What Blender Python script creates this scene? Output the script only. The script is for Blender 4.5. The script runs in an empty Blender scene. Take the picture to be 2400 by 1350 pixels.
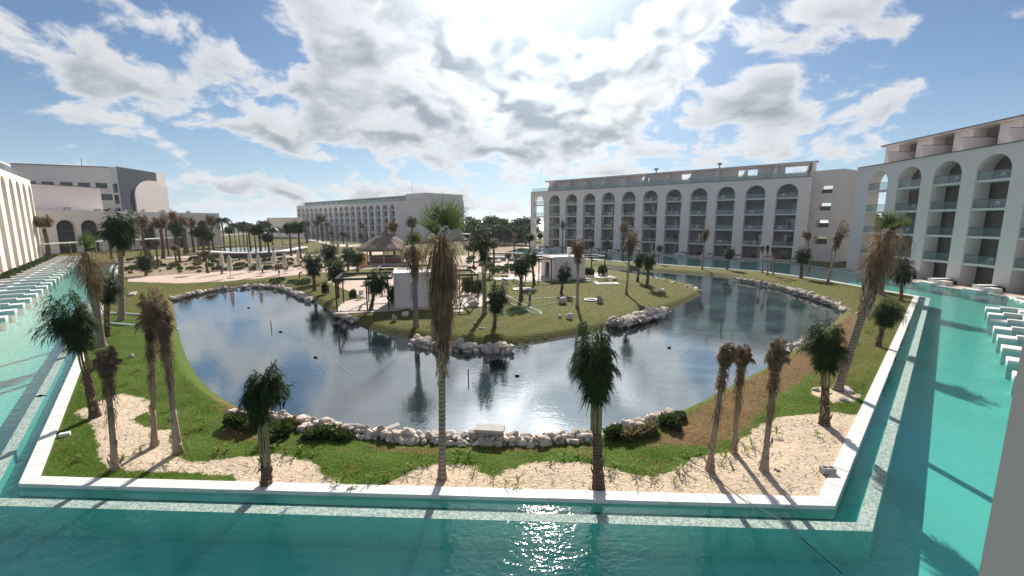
import bpy, bmesh, math, random
import numpy as np
from mathutils import Vector, Matrix, noise as mnoise
from mathutils.geometry import tessellate_polygon

SC = bpy.context.scene
COL = SC.collection
R = math.radians

# ------------------------------------------------------------------ camera
FPX = 1000.0                       # focal length in pixels of a 2400 px wide picture
CAM_H = 8.2
PITCH = math.atan(156.0 / FPX)
cam_d = bpy.data.cameras.new('camera')
cam_d.sensor_width = 36.0
cam_d.lens = 36.0 * FPX / 2400.0
cam_d.clip_start = 0.05
cam_d.clip_end = 20000.0
cam = bpy.data.objects.new('camera', cam_d)
COL.objects.link(cam)
cam.location = (0, 0, CAM_H)
cam.rotation_euler = (math.pi / 2 - PITCH, 0, 0)
SC.camera = cam

def ray(u, v):
    x = (u - 1200) / FPX
    y = (675 - v) / FPX
    return Vector((x, math.cos(PITCH) + y * math.sin(PITCH), -math.sin(PITCH) + y * math.cos(PITCH)))

def G(u, v, z=0.05):
    """point of the horizontal plane z seen at that place of the survey photograph"""
    d = ray(u, v)
    t = (z - CAM_H) / d.z
    return Vector((d.x * t, d.y * t, z))

def P(u, v, Y):
    d = ray(u, v)
    t = Y / d.y
    return Vector((d.x * t, Y, CAM_H + d.z * t))

# ------------------------------------------------------------------ light
SUN_EL, SUN_AZ = R(32.0), R(5.0)       # azimuth to the right of +Y
sun_dir = Vector((math.sin(SUN_AZ) * math.cos(SUN_EL), math.cos(SUN_AZ) * math.cos(SUN_EL), math.sin(SUN_EL)))
sd = bpy.data.lights.new('sun', 'SUN')
sd.energy = 4.7
sd.angle = R(0.6)
sd.color = (1.0, 0.93, 0.82)
sun = bpy.data.objects.new('sun', sd)
COL.objects.link(sun)
sun.rotation_euler = (-sun_dir).to_track_quat('-Z', 'Y').to_euler()
sun.location = (0, 0, 60)

SC.view_settings.view_transform = 'Standard'
SC.view_settings.look = 'None'
SC.view_settings.gamma = 1.0
SC.view_settings.use_curve_mapping = False
SC.view_settings.exposure = 0.80
SC.render.engine = 'CYCLES'
cy = SC.cycles
cy.use_denoising = True
cy.max_bounces = 8
cy.transparent_max_bounces = 24
cy.diffuse_bounces = 3
cy.glossy_bounces = 4
cy.sample_clamp_indirect = 6.0
cy.sample_clamp_direct = 30.0
cy.caustics_reflective = False
cy.caustics_refractive = False

# ------------------------------------------------------------------ node helpers
def nd(nt, typ, ins=None, **props):
    n = nt.nodes.new(typ)
    for k, v in props.items():
        setattr(n, k, v)
    for k, v in (ins or {}).items():
        s = n.inputs[k]
        if isinstance(v, bpy.types.NodeSocket):
            nt.links.new(v, s)
        else:
            if s.type == 'RGBA' and len(v) == 3:
                v = (*v, 1)
            s.default_value = v
    return n

def ma(nt, op, a, b=0.0, c=0.0, clamp=False):
    n = nd(nt, 'ShaderNodeMath', {0: a, 1: b, 2: c}, operation=op)
    n.use_clamp = clamp
    return n.outputs[0]

def vm(nt, op, a, b=(0, 0, 0), out=0, **kw):
    n = nd(nt, 'ShaderNodeVectorMath', {0: a, 1: b}, operation=op)
    for k, v in kw.items():
        n.inputs[k].default_value = v
    return n.outputs[out]

def mixc(nt, fac, a, b, blend='MIX'):
    n = nd(nt, 'ShaderNodeMix', data_type='RGBA', blend_type=blend)
    for i, v in ((0, fac), (6, a), (7, b)):
        s = n.inputs[i]
        if isinstance(v, bpy.types.NodeSocket):
            nt.links.new(v, s)
        else:
            s.default_value = v if i == 0 else ((*v, 1) if len(v) == 3 else v)
    return n.outputs[2]

def smooth(nt, x, lo, hi):
    n = nd(nt, 'ShaderNodeMapRange', {0: x, 1: lo, 2: hi, 3: 0.0, 4: 1.0}, interpolation_type='SMOOTHSTEP')
    return n.outputs[0]

def noise(nt, vec, scale, detail=4, rough=0.55, dist=0.0, out=0):
    ins = {'Scale': scale, 'Detail': detail, 'Roughness': rough, 'Distortion': dist}
    if vec is not None:
        ins['Vector'] = vec
    return nd(nt, 'ShaderNodeTexNoise', ins).outputs[out]

def newmat(name):
    m = bpy.data.materials.new(name)
    m.use_nodes = True
    nt = m.node_tree
    nt.nodes.clear()
    out = nt.nodes.new('ShaderNodeOutputMaterial')
    return m, nt, out

def princ(nt, out, col, rough=0.8, normal=None, **kw):
    ins = {'Base Color': col, 'Roughness': rough}
    if normal is not None:
        ins['Normal'] = normal
    ins.update(kw)
    b = nd(nt, 'ShaderNodeBsdfPrincipled', ins)
    nt.links.new(b.outputs[0], out.inputs[0])
    return b

# ------------------------------------------------------------------ sky with clouds
W = bpy.data.worlds.new('World')
SC.world = W
W.use_nodes = True
def build_world():
    nt = W.node_tree
    nt.nodes.clear()
    out = nt.nodes.new('ShaderNodeOutputWorld')
    sky = nd(nt, 'ShaderNodeTexSky', sky_type='NISHITA', sun_disc=False, sun_elevation=SUN_EL,
             sun_rotation=SUN_AZ, air_density=1.0, dust_density=0.5, ozone_density=2.5, altitude=0)
    skyc = vm(nt, 'MULTIPLY', sky.outputs[0], (SKY_K * 0.80, SKY_K * 1.0, SKY_K * 1.16))
    d = nd(nt, 'ShaderNodeTexCoord').outputs['Generated']
    sep = nd(nt, 'ShaderNodeSeparateXYZ', {0: d})
    dz = ma(nt, 'MAXIMUM', sep.outputs[2], 0.0)
    den = ma(nt, 'ADD', dz, 0.42)
    qx = ma(nt, 'DIVIDE', sep.outputs[0], den)
    qy = ma(nt, 'DIVIDE', sep.outputs[1], den)
    q = nd(nt, 'ShaderNodeCombineXYZ', {0: qx, 1: qy, 2: 0.0}).outputs[0]
    # wind-drawn warp
    w1 = noise(nt, q, 3.0, 3, 0.5, out=1)
    warp = vm(nt, 'SCALE', vm(nt, 'SUBTRACT', w1, (0.5, 0.5, 0.5)), Scale=0.18)
    qw = vm(nt, 'ADD', q, warp)
    n1 = noise(nt, qw, 5.6, 9, 0.58)
    # the same field a little nearer the sun: gives the lit rims and the grey hearts
    s2 = Vector((sun_dir.x, sun_dir.y, 0)) / (sun_dir.z + 0.42)
    to_sun = vm(nt, 'NORMALIZE', vm(nt, 'SUBTRACT', (s2.x, s2.y, 0), q))
    qs = vm(nt, 'ADD', qw, vm(nt, 'SCALE', to_sun, Scale=0.05))
    n2 = noise(nt, qs, 5.6, 3, 0.5)
    # where the cloud banks and the open blue lie
    total = None
    for (u, v, su, sv, tilt, amp) in CLOUD_BANKS:
        c = ray(u, v).normalized()
        k = math.cos(math.atan((u - 1200) / FPX)) / FPX * 2.0
        east = Vector((c.y, -c.x, 0)).normalized()
        up = c.cross(east) * -1.0
        A = east * math.cos(R(tilt)) + up * math.sin(R(tilt))
        Bv = up * math.cos(R(tilt)) - east * math.sin(R(tilt))
        rot = Matrix((A, Bv, A.cross(Bv))).transposed().to_euler()
        mp = nd(nt, 'ShaderNodeMapping', {0: d, 1: c, 2: rot, 3: (su * k, sv * k, 1.2)}, vector_type='TEXTURE')
        g = nd(nt, 'ShaderNodeTexGradient', {0: mp.outputs[0]}, gradient_type='QUADRATIC_SPHERE' if False else 'SPHERICAL').outputs[1]
        total = ma(nt, 'MULTIPLY_ADD', g, amp * 1.0, total if total is not None else 0.0)
    nlow = noise(nt, qw, 5.6, 3, 0.5)
    dens = ma(nt, 'ADD', ma(nt, 'MULTIPLY_ADD', n1, 1.6, -0.30), total)
    dlow = ma(nt, 'ADD', ma(nt, 'MULTIPLY_ADD', nlow, 1.6, -0.30), total)
    alpha = ma(nt, 'MULTIPLY', smooth(nt, dens, 0.48, 0.68), smooth(nt, sep.outputs[2], 0.0, 0.03))
    thick = smooth(nt, ma(nt, 'ADD', ma(nt, 'MULTIPLY', dlow, 0.6), ma(nt, 'MULTIPLY', dens, 0.4)), 0.55, 0.90)
    lit = ma(nt, 'ADD', 0.55, ma(nt, 'MULTIPLY', ma(nt, 'SUBTRACT', nlow, n2), 4.0), clamp=True)
    shade = ma(nt, 'MULTIPLY', thick, ma(nt, 'SUBTRACT', 1.25, lit), clamp=True)
    cc = mixc(nt, shade, CLOUD_WHITE, CLOUD_GREY)
    # forward scattering: cloud and air brighten towards the sun
    cosang = vm(nt, 'DOT_PRODUCT', vm(nt, 'NORMALIZE', d), tuple(sun_dir), out=1)
    ang = ma(nt, 'ARCCOSINE', ma(nt, 'MINIMUM', cosang, 0.99999))
    gl1 = ma(nt, 'EXPONENT', ma(nt, 'MULTIPLY', ma(nt, 'POWER', ma(nt, 'DIVIDE', ang, R(12)), 2.0), -1.0))
    gl2 = ma(nt, 'EXPONENT', ma(nt, 'MULTIPLY', ma(nt, 'DIVIDE', ang, R(22)), -1.0))
    glow = ma(nt, 'ADD', ma(nt, 'MULTIPLY', gl1, GLOW1), ma(nt, 'MULTIPLY', gl2, GLOW2))
    thin = ma(nt, 'SUBTRACT', 1.0, ma(nt, 'MULTIPLY', shade, 0.60))
    cm = ma(nt, 'ADD', 1.0, ma(nt, 'MULTIPLY', glow, thin))
    cloudc = nd(nt, 'ShaderNodeVectorMath', {0: cc}, operation='SCALE')
    nt.links.new(cm, cloudc.inputs['Scale'])
    # thin humid veil: whitish near the horizon and round the sun
    veil = ma(nt, 'EXPONENT', ma(nt, 'MULTIPLY', dz, -9.0))
    air = mixc(nt, ma(nt, 'MULTIPLY', veil, 0.82), skyc, HORIZON_COL)
    halo = vm(nt, 'SCALE', (1.0, 0.98, 0.94))
    hn = halo.node
    nt.links.new(ma(nt, 'MULTIPLY', glow, 0.12), hn.inputs['Scale'])
    air = vm(nt, 'ADD', air, halo)
    col = mixc(nt, ma(nt, 'MULTIPLY', alpha, 0.96), air, cloudc.outputs[0])
    bg = nd(nt, 'ShaderNodeBackground', {0: col, 1: 1.0})
    nt.links.new(bg.outputs[0], out.inputs[0])
SKY_K = 0.040
CLOUD_WHITE = (0.445, 0.452, 0.465)
CLOUD_GREY = (0.20, 0.23, 0.258)
HORIZON_COL = (0.38, 0.46, 0.56)
GLOW1, GLOW2 = 6.5, 0.42
# u, v, half width, half height, tilt, amount  (survey directions, but the first bank is unseen, added to brighten lake reflections)
CLOUD_BANKS = [
    (1290, -120, 260, 190, 0, 0.24), (1370, 30, 170, 110, 0, 0.28), (90, 150, 230, 70, -22, 0.26), (330, 20, 120, 26, -20, 0.12), (300, 330, 330, 85, 0, -0.26),
    (330, 120, 150, 60, -15, -0.18), (560, 60, 90, 110, -50, -0.02),
    (860, 60, 300, 130, -20, 0.20), (600, 250, 260, 75, -14, 0.28), (1000, 260, 200, 100, -20, 0.10), (1110, 200, 60, 40, -20, -0.16),
    (590, 110, 75, 60, -30, -0.26), (1100, 70, 60, 100, 20, -0.14),
    (1330, 90, 260, 130, 0, 0.22), (1310, 210, 110, 90, 0, 0.16), (1530, 90, 80, 120, 20, 0.22),
    (1620, 230, 90, 90, 40, -0.34), (1740, 70, 90, 110, 50, -0.16), (1850, 120, 170, 60, 40, 0.20),
    (2060, 120, 150, 55, 45, 0.16), (1770, 250, 70, 60, 0, 0.26), (2090, 260, 110, 55, 25, 0.26),
    (2320, 180, 190, 190, 0, -0.36), (2250, 330, 160, 60, 20, -0.1), (1950, 300, 120, 60, 30, -0.10),
    (1350, 350, 520, 75, 0, 0.20), (900, 400, 260, 28, 0, -0.22), (600, 440, 480, 34, -4, 0.26),
    (150, 420, 260, 30, 0, -0.10), (700, 345, 140, 22, -8, 0.12), (1000, 360, 130, 40, 0, -0.10),
]
build_world()
W.cycles.sampling_method = 'MANUAL'
W.cycles.sample_map_resolution = 512

# ------------------------------------------------------------------ object helpers
def link(o, parent=None):
    COL.objects.link(o)
    if parent is not None:
        o.parent = parent
    return o

def tag(o, label=None, cat=None, group=None, kind=None):
    if label: o['label'] = label
    if cat: o['category'] = cat
    if group: o['group'] = group
    if kind: o['kind'] = kind
    return o

def empty(name, loc=(0, 0, 0), rz=0.0, label=None, cat=None, group=None):
    o = bpy.data.objects.new(name, None)
    o.empty_display_size = 0.3
    link(o)
    o.location = loc
    o.rotation_euler = (0, 0, rz)
    return tag(o, label, cat, group)

def meshobj(name, verts, faces, mat, parent=None, smooth_=False, loc=None):
    me = bpy.data.meshes.new(name)
    me.from_pydata([tuple(v) for v in verts], [], [tuple(f) for f in faces])
    if mat is not None:
        for m in (mat if isinstance(mat, (list, tuple)) else [mat]):
            me.materials.append(m)
    if smooth_:
        me.polygons.foreach_set('use_smooth', [True] * len(me.polygons))
    me.update()
    o = bpy.data.objects.new(name, me)
    link(o, parent)
    if loc is not None:
        o.location = loc
    return o

def inst(name, src, parent=None, loc=(0, 0, 0), rot=(0, 0, 0), scale=(1, 1, 1)):
    """an object of its own that shares mesh data with src"""
    o = bpy.data.objects.new(name, src.data if hasattr(src, 'data') else src)
    link(o, parent)
    o.location = loc
    o.rotation_euler = rot
    o.scale = scale
    return o

ONES = 'first second third fourth fifth sixth seventh eighth ninth tenth eleventh twelfth thirteenth fourteenth fifteenth sixteenth seventeenth eighteenth nineteenth'.split()
TENS = {20: 'twent', 30: 'thirt', 40: 'fort', 50: 'fift'}
def ordinal(n):
    if n < 20: return ONES[n - 1]
    t, r = n // 10 * 10, n % 10
    return TENS[t] + ('ieth' if r == 0 else 'y-' + ONES[r - 1])
def number_from_left(objs, fmt):
    """things that only their place tells apart: counted from the left of the view"""
    objs = sorted(objs, key=lambda o: math.atan2(o.location.x, o.location.y))
    for i, o in enumerate(objs):
        o['label'] = fmt.replace('#', ordinal(i + 1))

class MB:
    def __init__(self):
        self.v = []
        self.f = []
    def add(self, vs, fs):
        n = len(self.v)
        self.v += [Vector(x) for x in vs]
        self.f += [tuple(i + n for i in f) for f in fs]
    def box(self, x0, y0, z0, x1, y1, z1):
        v = [(x, y, z) for z in (z0, z1) for y in (y0, y1) for x in (x0, x1)]
        self.add(v, [(0, 2, 3, 1), (4, 5, 7, 6), (0, 1, 5, 4), (2, 6, 7, 3), (0, 4, 6, 2), (1, 3, 7, 5)])
        return self
    def bar(self, a, b, w, h=None):
        """square bar between two points"""
        a, b = Vector(a), Vector(b)
        h = h or w
        d = (b - a).normalized()
        up = Vector((0, 0, 1)) if abs(d.z) < 0.95 else Vector((0, 1, 0))
        s = d.cross(up).normalized() * w / 2
        t = s.cross(d).normalized() * h / 2
        v = [p + i * s + j * t for p in (a, b) for i, j in ((-1, -1), (1, -1), (1, 1), (-1, 1))]
        self.add(v, [(0, 1, 2, 3), (7, 6, 5, 4), (0, 4, 5, 1), (1, 5, 6, 2), (2, 6, 7, 3), (3, 7, 4, 0)])
        return self
    def tube(self, pts, rad, n=8, cap=True):
        pts = [Vector(p) for p in pts]
        if not hasattr(rad, '__len__'):
            rad = [rad] * len(pts)
        b = len(self.v)
        prev = None
        for i, p in enumerate(pts):
            d = (pts[min(i + 1, len(pts) - 1)] - pts[max(i - 1, 0)]).normalized()
            if prev is None:
                s = d.cross(Vector((0, 1, 0)) if abs(d.y) < 0.9 else Vector((1, 0, 0))).normalized()
            else:
                s = (prev - d * prev.dot(d)).normalized()
            prev = s
            t = d.cross(s)
            for k in range(n):
                a = 2 * math.pi * k / n
                self.v.append(p + (s * math.cos(a) + t * math.sin(a)) * rad[i])
        for i in range(len(pts) - 1):
            for k in range(n):
                k2 = (k + 1) % n
                self.f.append((b + i * n + k, b + i * n + k2, b + (i + 1) * n + k2, b + (i + 1) * n + k))
        if cap:
            self.f.append(tuple(b + k for k in range(n))[::-1])
            e = b + (len(pts) - 1) * n
            self.f.append(tuple(e + k for k in range(n)))
        return self
    def poly(self, pts, z0, z1):
        """prism over a 2D outline"""
        n = len(pts)
        tri = tessellate_polygon([[Vector((p[0], p[1], 0)) for p in pts]])
        vs = [(p[0], p[1], z0) for p in pts] + [(p[0], p[1], z1) for p in pts]
        fs = []
        for t in tri:
            a, b, c = [Vector((pts[i][0], pts[i][1], 0)) for i in t]
            up = (b - a).cross(c - a).z > 0
            t = t if up else t[::-1]
            fs.append(tuple(i + n for i in t))
            fs.append(tuple(t[::-1]))
        for i in range(n):
            j = (i + 1) % n
            fs.append((i, j, j + n, i + n))
        self.add(vs, fs)
        return self
    def build(self, name, mat, parent=None, smooth_=False, loc=None):
        return meshobj(name, self.v, self.f, mat, parent, smooth_, loc)
# ------------------------------------------------------------------ materials
M = {}
def simple(name, col, rough=0.8, var=0.12, scale=6.0, bump=0.0, bscale=40.0, metallic=0.0, objvar=0.0, spec=0.3):
    m, nt, out = newmat(name)
    pos = nd(nt, 'ShaderNodeNewGeometry').outputs['Position']
    n = noise(nt, pos, scale, 5, 0.6)
    c = mixc(nt, n, tuple(x * (1 - var) for x in col), tuple(min(1, x * (1 + var)) for x in col))
    if objvar:
        rnd = nd(nt, 'ShaderNodeObjectInfo').outputs['Random']
        k = ma(nt, 'ADD', 1 - objvar, ma(nt, 'MULTIPLY', rnd, 2 * objvar))
        s = nd(nt, 'ShaderNodeVectorMath', {0: c}, operation='SCALE')
        nt.links.new(k, s.inputs['Scale'])
        c = s.outputs[0]
    nrm = None
    if bump:
        nb = noise(nt, pos, bscale, 4, 0.6)
        nrm = nd(nt, 'ShaderNodeBump', {'Strength': bump, 'Distance': 0.03, 'Height': nb}).outputs[0]
    princ(nt, out, c, rough, nrm, **{'Metallic': metallic, 'Specular IOR Level': spec})
    M[name] = m
    return m

def stucco(name, col):
    """painted render: faint blotches, rain streaks, fine grain"""
    m, nt, out = newmat(name)
    pos = nd(nt, 'ShaderNodeNewGeometry').outputs['Position']
    n = noise(nt, pos, 0.35, 5, 0.65)
    st = noise(nt, vm(nt, 'MULTIPLY', pos, (1.6, 1.6, 0.10)), 1.0, 5, 0.6)
    c = mixc(nt, n, tuple(x * 0.93 for x in col), tuple(min(1, x * 1.04) for x in col))
    c = mixc(nt, ma(nt, 'MULTIPLY', smooth(nt, st, 0.55, 0.8), 0.22), c, tuple(x * 0.72 for x in col))
    nb = noise(nt, pos, 14.0, 4, 0.6)
    nrm = nd(nt, 'ShaderNodeBump', {'Strength': 0.12, 'Distance': 0.02, 'Height': nb}).outputs[0]
    princ(nt, out, c, 0.85, nrm, **{'Specular IOR Level': 0.25})
    M[name] = m
stucco('stucco', (0.78, 0.70, 0.665))
stucco('stucco_cream', (0.80, 0.72, 0.64))
stucco('stucco_pink', (0.74, 0.64, 0.595))
stucco('stucco_recess_shade', (0.22, 0.19, 0.178))  # wall stucco darkened in the colour to stand for shade inside recesses
stucco('stucco_navy', (0.035, 0.05, 0.075))
stucco('stucco_shade_side', (0.74, 0.62, 0.53))  # shaded side of a white wall, its brown-grey tone put into the colour
simple('white_edge', (0.70, 0.68, 0.66), 0.7, 0.05, 2.0)
simple('dark_cap', (0.10, 0.095, 0.095), 0.7, 0.2, 1.0)
simple('black_steel', (0.02, 0.02, 0.022), 0.45, 0.1, 4.0)
simple('grey_metal', (0.35, 0.36, 0.38), 0.4, 0.1, 4.0, metallic=0.6)
simple('roof_gravel', (0.50, 0.48, 0.46), 0.95, 0.15, 3.0)
simple('concrete', (0.42, 0.40, 0.37), 0.9, 0.2, 6.0, bump=0.3)
simple('wood_orange', (0.55, 0.28, 0.07), 0.75, 0.2, 3.0)
simple('wood_grey', (0.46, 0.42, 0.37), 0.85, 0.25, 8.0, bump=0.3)
simple('thatch', (0.20, 0.15, 0.115), 0.95, 0.4, 9.0, bump=0.8, bscale=25.0)
simple('brick_red', (0.25, 0.11, 0.08), 0.9, 0.3, 3.0)
simple('canvas', (0.62, 0.55, 0.49), 0.9, 0.1, 3.0, objvar=0.06)
simple('paving_slab', (0.50, 0.41, 0.36), 0.85, 0.12, 1.2, bump=0.15, bscale=30)
simple('white_plastic', (0.80, 0.80, 0.78), 0.5, 0.05, 3.0)
simple('hose_green', (0.10, 0.42, 0.28), 0.5, 0.1, 3.0)
simple('rubber_black', (0.015, 0.015, 0.018), 0.5, 0.1, 3.0)
simple('plastic_red', (0.45, 0.05, 0.03), 0.5, 0.1, 3.0)
simple('soil', (0.10, 0.075, 0.05), 0.95, 0.3, 5.0, bump=0.5)
simple('coping', (0.66, 0.645, 0.63), 0.55, 0.07, 1.5, bump=0.08, bscale=60, objvar=0.035)
simple('skin', (0.30, 0.17, 0.11), 0.6, 0.05, 3.0)
simple('hivis', (0.45, 0.62, 0.15), 0.8, 0.05, 3.0)
simple('cloth_dark', (0.03, 0.035, 0.05), 0.9, 0.1, 3.0)
simple('denim', (0.06, 0.09, 0.16), 0.9, 0.1, 3.0)
simple('cloth_grey', (0.28, 0.28, 0.30), 0.9, 0.1, 3.0)
simple('curtain', (0.50, 0.47, 0.45), 0.9, 0.1, 3.0, objvar=0.25)

def rockmat():
    m, nt, out = newmat('limestone')
    tc = nd(nt, 'ShaderNodeNewGeometry').outputs['Position']
    n = noise(nt, tc, 5.0, 6, 0.65)
    n2 = noise(nt, tc, 22.0, 4, 0.6)
    c = mixc(nt, n, (0.44, 0.36, 0.30), (0.76, 0.67, 0.59))
    c = mixc(nt, smooth(nt, n2, 0.55, 0.8), c, (0.32, 0.25, 0.20))
    rnd = nd(nt, 'ShaderNodeObjectInfo').outputs['Random']
    s = nd(nt, 'ShaderNodeVectorMath', {0: c}, operation='SCALE')
    nt.links.new(ma(nt, 'ADD', 0.62, ma(nt, 'MULTIPLY', rnd, 0.5)), s.inputs['Scale'])
    nrm = nd(nt, 'ShaderNodeBump', {'Strength': 0.5, 'Distance': 0.05, 'Height': n}).outputs[0]
    princ(nt, out, s.outputs[0], 0.9, nrm, **{'Specular IOR Level': 0.2})
    M['limestone'] = m
rockmat()

def leafmat(name, c1, c2, trans=0.35, spec=0.4, scale=3.0):
    m, nt, out = newmat(name)
    pos = nd(nt, 'ShaderNodeNewGeometry').outputs['Position']
    n = noise(nt, pos, scale, 3, 0.6)
    rnd = nd(nt, 'ShaderNodeObjectInfo').outputs['Random']
    f = ma(nt, 'ADD', ma(nt, 'MULTIPLY', smooth(nt, n, 0.3, 0.7), 0.75), ma(nt, 'MULTIPLY', rnd, 0.25))
    c = mixc(nt, f, c1, c2)
    b = nd(nt, 'ShaderNodeBsdfPrincipled', {'Base Color': c, 'Roughness': 0.62, 'Specular IOR Level': spec * .15})
    t = nd(nt, 'ShaderNodeBsdfTranslucent', {'Color': mixc(nt, 0.35, c, (c2[0] * 1.6, c2[1] * 1.7, c2[2]))})
    mx = nd(nt, 'ShaderNodeMixShader', {0: trans, 1: b.outputs[0], 2: t.outputs[0]})
    nt.links.new(mx.outputs[0], out.inputs[0])
    M[name] = m
leafmat('frond_green', (0.015, 0.030, 0.011), (0.050, 0.080, 0.027), 0.28)
leafmat('frond_dry', (0.115, 0.078, 0.052), (0.29, 0.20, 0.132), 0.28)
leafmat('frond_olive', (0.05, 0.06, 0.02), (0.14, 0.13, 0.05), 0.3)
leafmat('fan_green', (0.045, 0.070, 0.028), (0.11, 0.145, 0.06), 0.32)
leafmat('shrub', (0.02, 0.04, 0.012), (0.07, 0.10, 0.03), 0.3, scale=6)
leafmat('shrub_dry', (0.10, 0.09, 0.05), (0.22, 0.18, 0.10), 0.3, scale=6)
leafmat('seedling', (0.07, 0.13, 0.02), (0.22, 0.28, 0.08), 0.45, scale=9)
leafmat('tree_leaf', (0.015, 0.03, 0.010), (0.06, 0.085, 0.03), 0.3, scale=0.8)
leafmat('grass_blade', (0.045, 0.095, 0.012), (0.12, 0.185, 0.03), 0.45, scale=1.2)

def trunkmat(name, c1, c2, c3, ring=9.0, band=1.0):
    m, nt, out = newmat(name)
    pos = nd(nt, 'ShaderNodeTexCoord').outputs['Object']
    n = noise(nt, pos, 14.0, 5, 0.65)
    w = nd(nt, 'ShaderNodeTexWave', {'Vector': pos, 'Scale': ring * 0.32, 'Distortion': 3.0, 'Detail': 3.0, 'Detail Scale': 1.2},
           wave_type='BANDS', bands_direction='Z').outputs[1]
    c = mixc(nt, n, c1, c2)
    fib = noise(nt, vm(nt, 'MULTIPLY', pos, (60, 60, 3)), 1.0, 3, 0.6)
    c = mixc(nt, ma(nt, 'MULTIPLY', smooth(nt, w, 0.6, 0.98), band), c, c3)
    c = mixc(nt, ma(nt, 'MULTIPLY', smooth(nt, fib, 0.5, 0.7), 0.6), c, c3)
    h = ma(nt, 'ADD', ma(nt, 'MULTIPLY', w, -0.8 * band), fib)
    nrm = nd(nt, 'ShaderNodeBump', {'Strength': 0.7, 'Distance': 0.04, 'Height': h}).outputs[0]
    princ(nt, out, c, 0.9, nrm, **{'Specular IOR Level': 0.15})
    M[name] = m
trunkmat('trunk', (0.24, 0.18, 0.135), (0.44, 0.34, 0.27), (0.13, 0.09, 0.07), 7.0, .8)
trunkmat('trunk_dark', (0.08, 0.05, 0.035), (0.22, 0.145, 0.10), (0.04, 0.026, 0.02), 9, .7)
trunkmat('stalk', (0.22, 0.17, 0.08), (0.40, 0.32, 0.17), (0.13, 0.09, 0.05), 2.0, .0)
trunkmat('stalk_dry', (0.30, 0.21, 0.15), (0.52, 0.39, 0.29), (0.17, 0.11, 0.08), 2.0, .0)

def schlick(nt, ior, normal=None):
    # same value from above and below, so light also gets back out of the water
    ins = {'Blend': 0.5}
    if normal is not None: ins['Normal'] = normal
    fc = nd(nt, 'ShaderNodeLayerWeight', ins).outputs['Facing']
    f0 = ((ior - 1) / (ior + 1)) ** 2
    return ma(nt, 'MULTIPLY_ADD', ma(nt, 'POWER', fc, 5.0), 1 - f0, f0, clamp=True)

def glassmat(name, tint, ior=1.45, rough=0.02, dirt=0.12):
    m, nt, out = newmat(name)
    fr = schlick(nt, ior)
    t = nd(nt, 'ShaderNodeBsdfTransparent', {0: tint})
    g = nd(nt, 'ShaderNodeBsdfGlossy', {'Color': (0.95, 0.97, 0.97), 'Roughness': rough})
    df = nd(nt, 'ShaderNodeBsdfDiffuse', {'Color': (0.5, 0.58, 0.57)})
    td = nd(nt, 'ShaderNodeMixShader', {0: dirt, 1: t.outputs[0], 2: df.outputs[0]})
    mx = nd(nt, 'ShaderNodeMixShader', {0: fr, 1: td.outputs[0], 2: g.outputs[0]})
    nt.links.new(mx.outputs[0], out.inputs[0])
    M[name] = m
glassmat('rail_glass', (0.80, 0.88, 0.87), 1.45, 0.03, 0.10)

def doorglass():
    m, nt, out = newmat('door_glass')
    rnd = nd(nt, 'ShaderNodeObjectInfo').outputs['Random']
    c = mixc(nt, rnd, (0.012, 0.013, 0.016), (0.05, 0.048, 0.05))
    princ(nt, out, c, 0.06, None, **{'Specular IOR Level': 0.6})
    M['door_glass'] = m
doorglass()

def watermat(name, tint, ior, rough, waves, murk=None):
    """still water: fresnel mirror with wind ripples over a tinted clear body"""
    m, nt, out = newmat(name)
    pos = nd(nt, 'ShaderNodeNewGeometry').outputs['Position']
    h = None
    for (sc, det, amp, sx, sy, dist) in waves:
        n = noise(nt, vm(nt, 'MULTIPLY', pos, (sx, sy, 1)), sc, det, 0.5, dist)
        n = ma(nt, 'MULTIPLY', n, amp)
        h = n if h is None else ma(nt, 'ADD', h, n)
    patch = smooth(nt, noise(nt, pos, 0.16, 3, 0.5), 0.35, 0.65)       # gusts: ruffled and smooth areas
    h = ma(nt, 'MULTIPLY', h, ma(nt, 'ADD', 0.45, ma(nt, 'MULTIPLY', patch, 0.75)))
    nrm = nd(nt, 'ShaderNodeBump', {'Strength': 1.0, 'Distance': 1.0, 'Height': h}).outputs[0]
    fr = schlick(nt, ior, nrm)
    t = nd(nt, 'ShaderNodeBsdfTransparent', {0: tint})
    body = t
    if murk:
        df = nd(nt, 'ShaderNodeBsdfDiffuse', {'Color': murk[0]})
        body = nd(nt, 'ShaderNodeMixShader', {0: murk[1], 1: t.outputs[0], 2: df.outputs[0]})
    g = nd(nt, 'ShaderNodeBsdfGlossy', {'Color': (1, 1, 1), 'Roughness': rough, 'Normal': nrm})
    mx = nd(nt, 'ShaderNodeMixShader', {0: fr, 1: body.outputs[0], 2: g.outputs[0]})
    nt.links.new(mx.outputs[0], out.inputs[0])
    M[name] = m
watermat('pool_water', (0.37, 0.70, 0.66), 1.34, 0.045,
         [(2.0, 3, 0.019, 1.0, 1.9, 0.6), (6.0, 2, 0.008, 1.0, 1.5, 0.4)], ((0.04, 0.40, 0.39), 0.04))
watermat('lake_water', (0.62, 0.76, 0.80), 3.3, 0.008,
         [(1.3, 3, 0.0035, 1.0, 1.8, 0.5), (6.0, 2, 0.0026, 1.0, 1.5, 0.3)])
watermat('sea_water', (0.3, 0.6, 0.65), 1.02, 0.4, [(0.05, 4, 0.1, 0.4, 1.5, 0.5)], ((0.06, 0.22, 0.26), 0.97))

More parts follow.
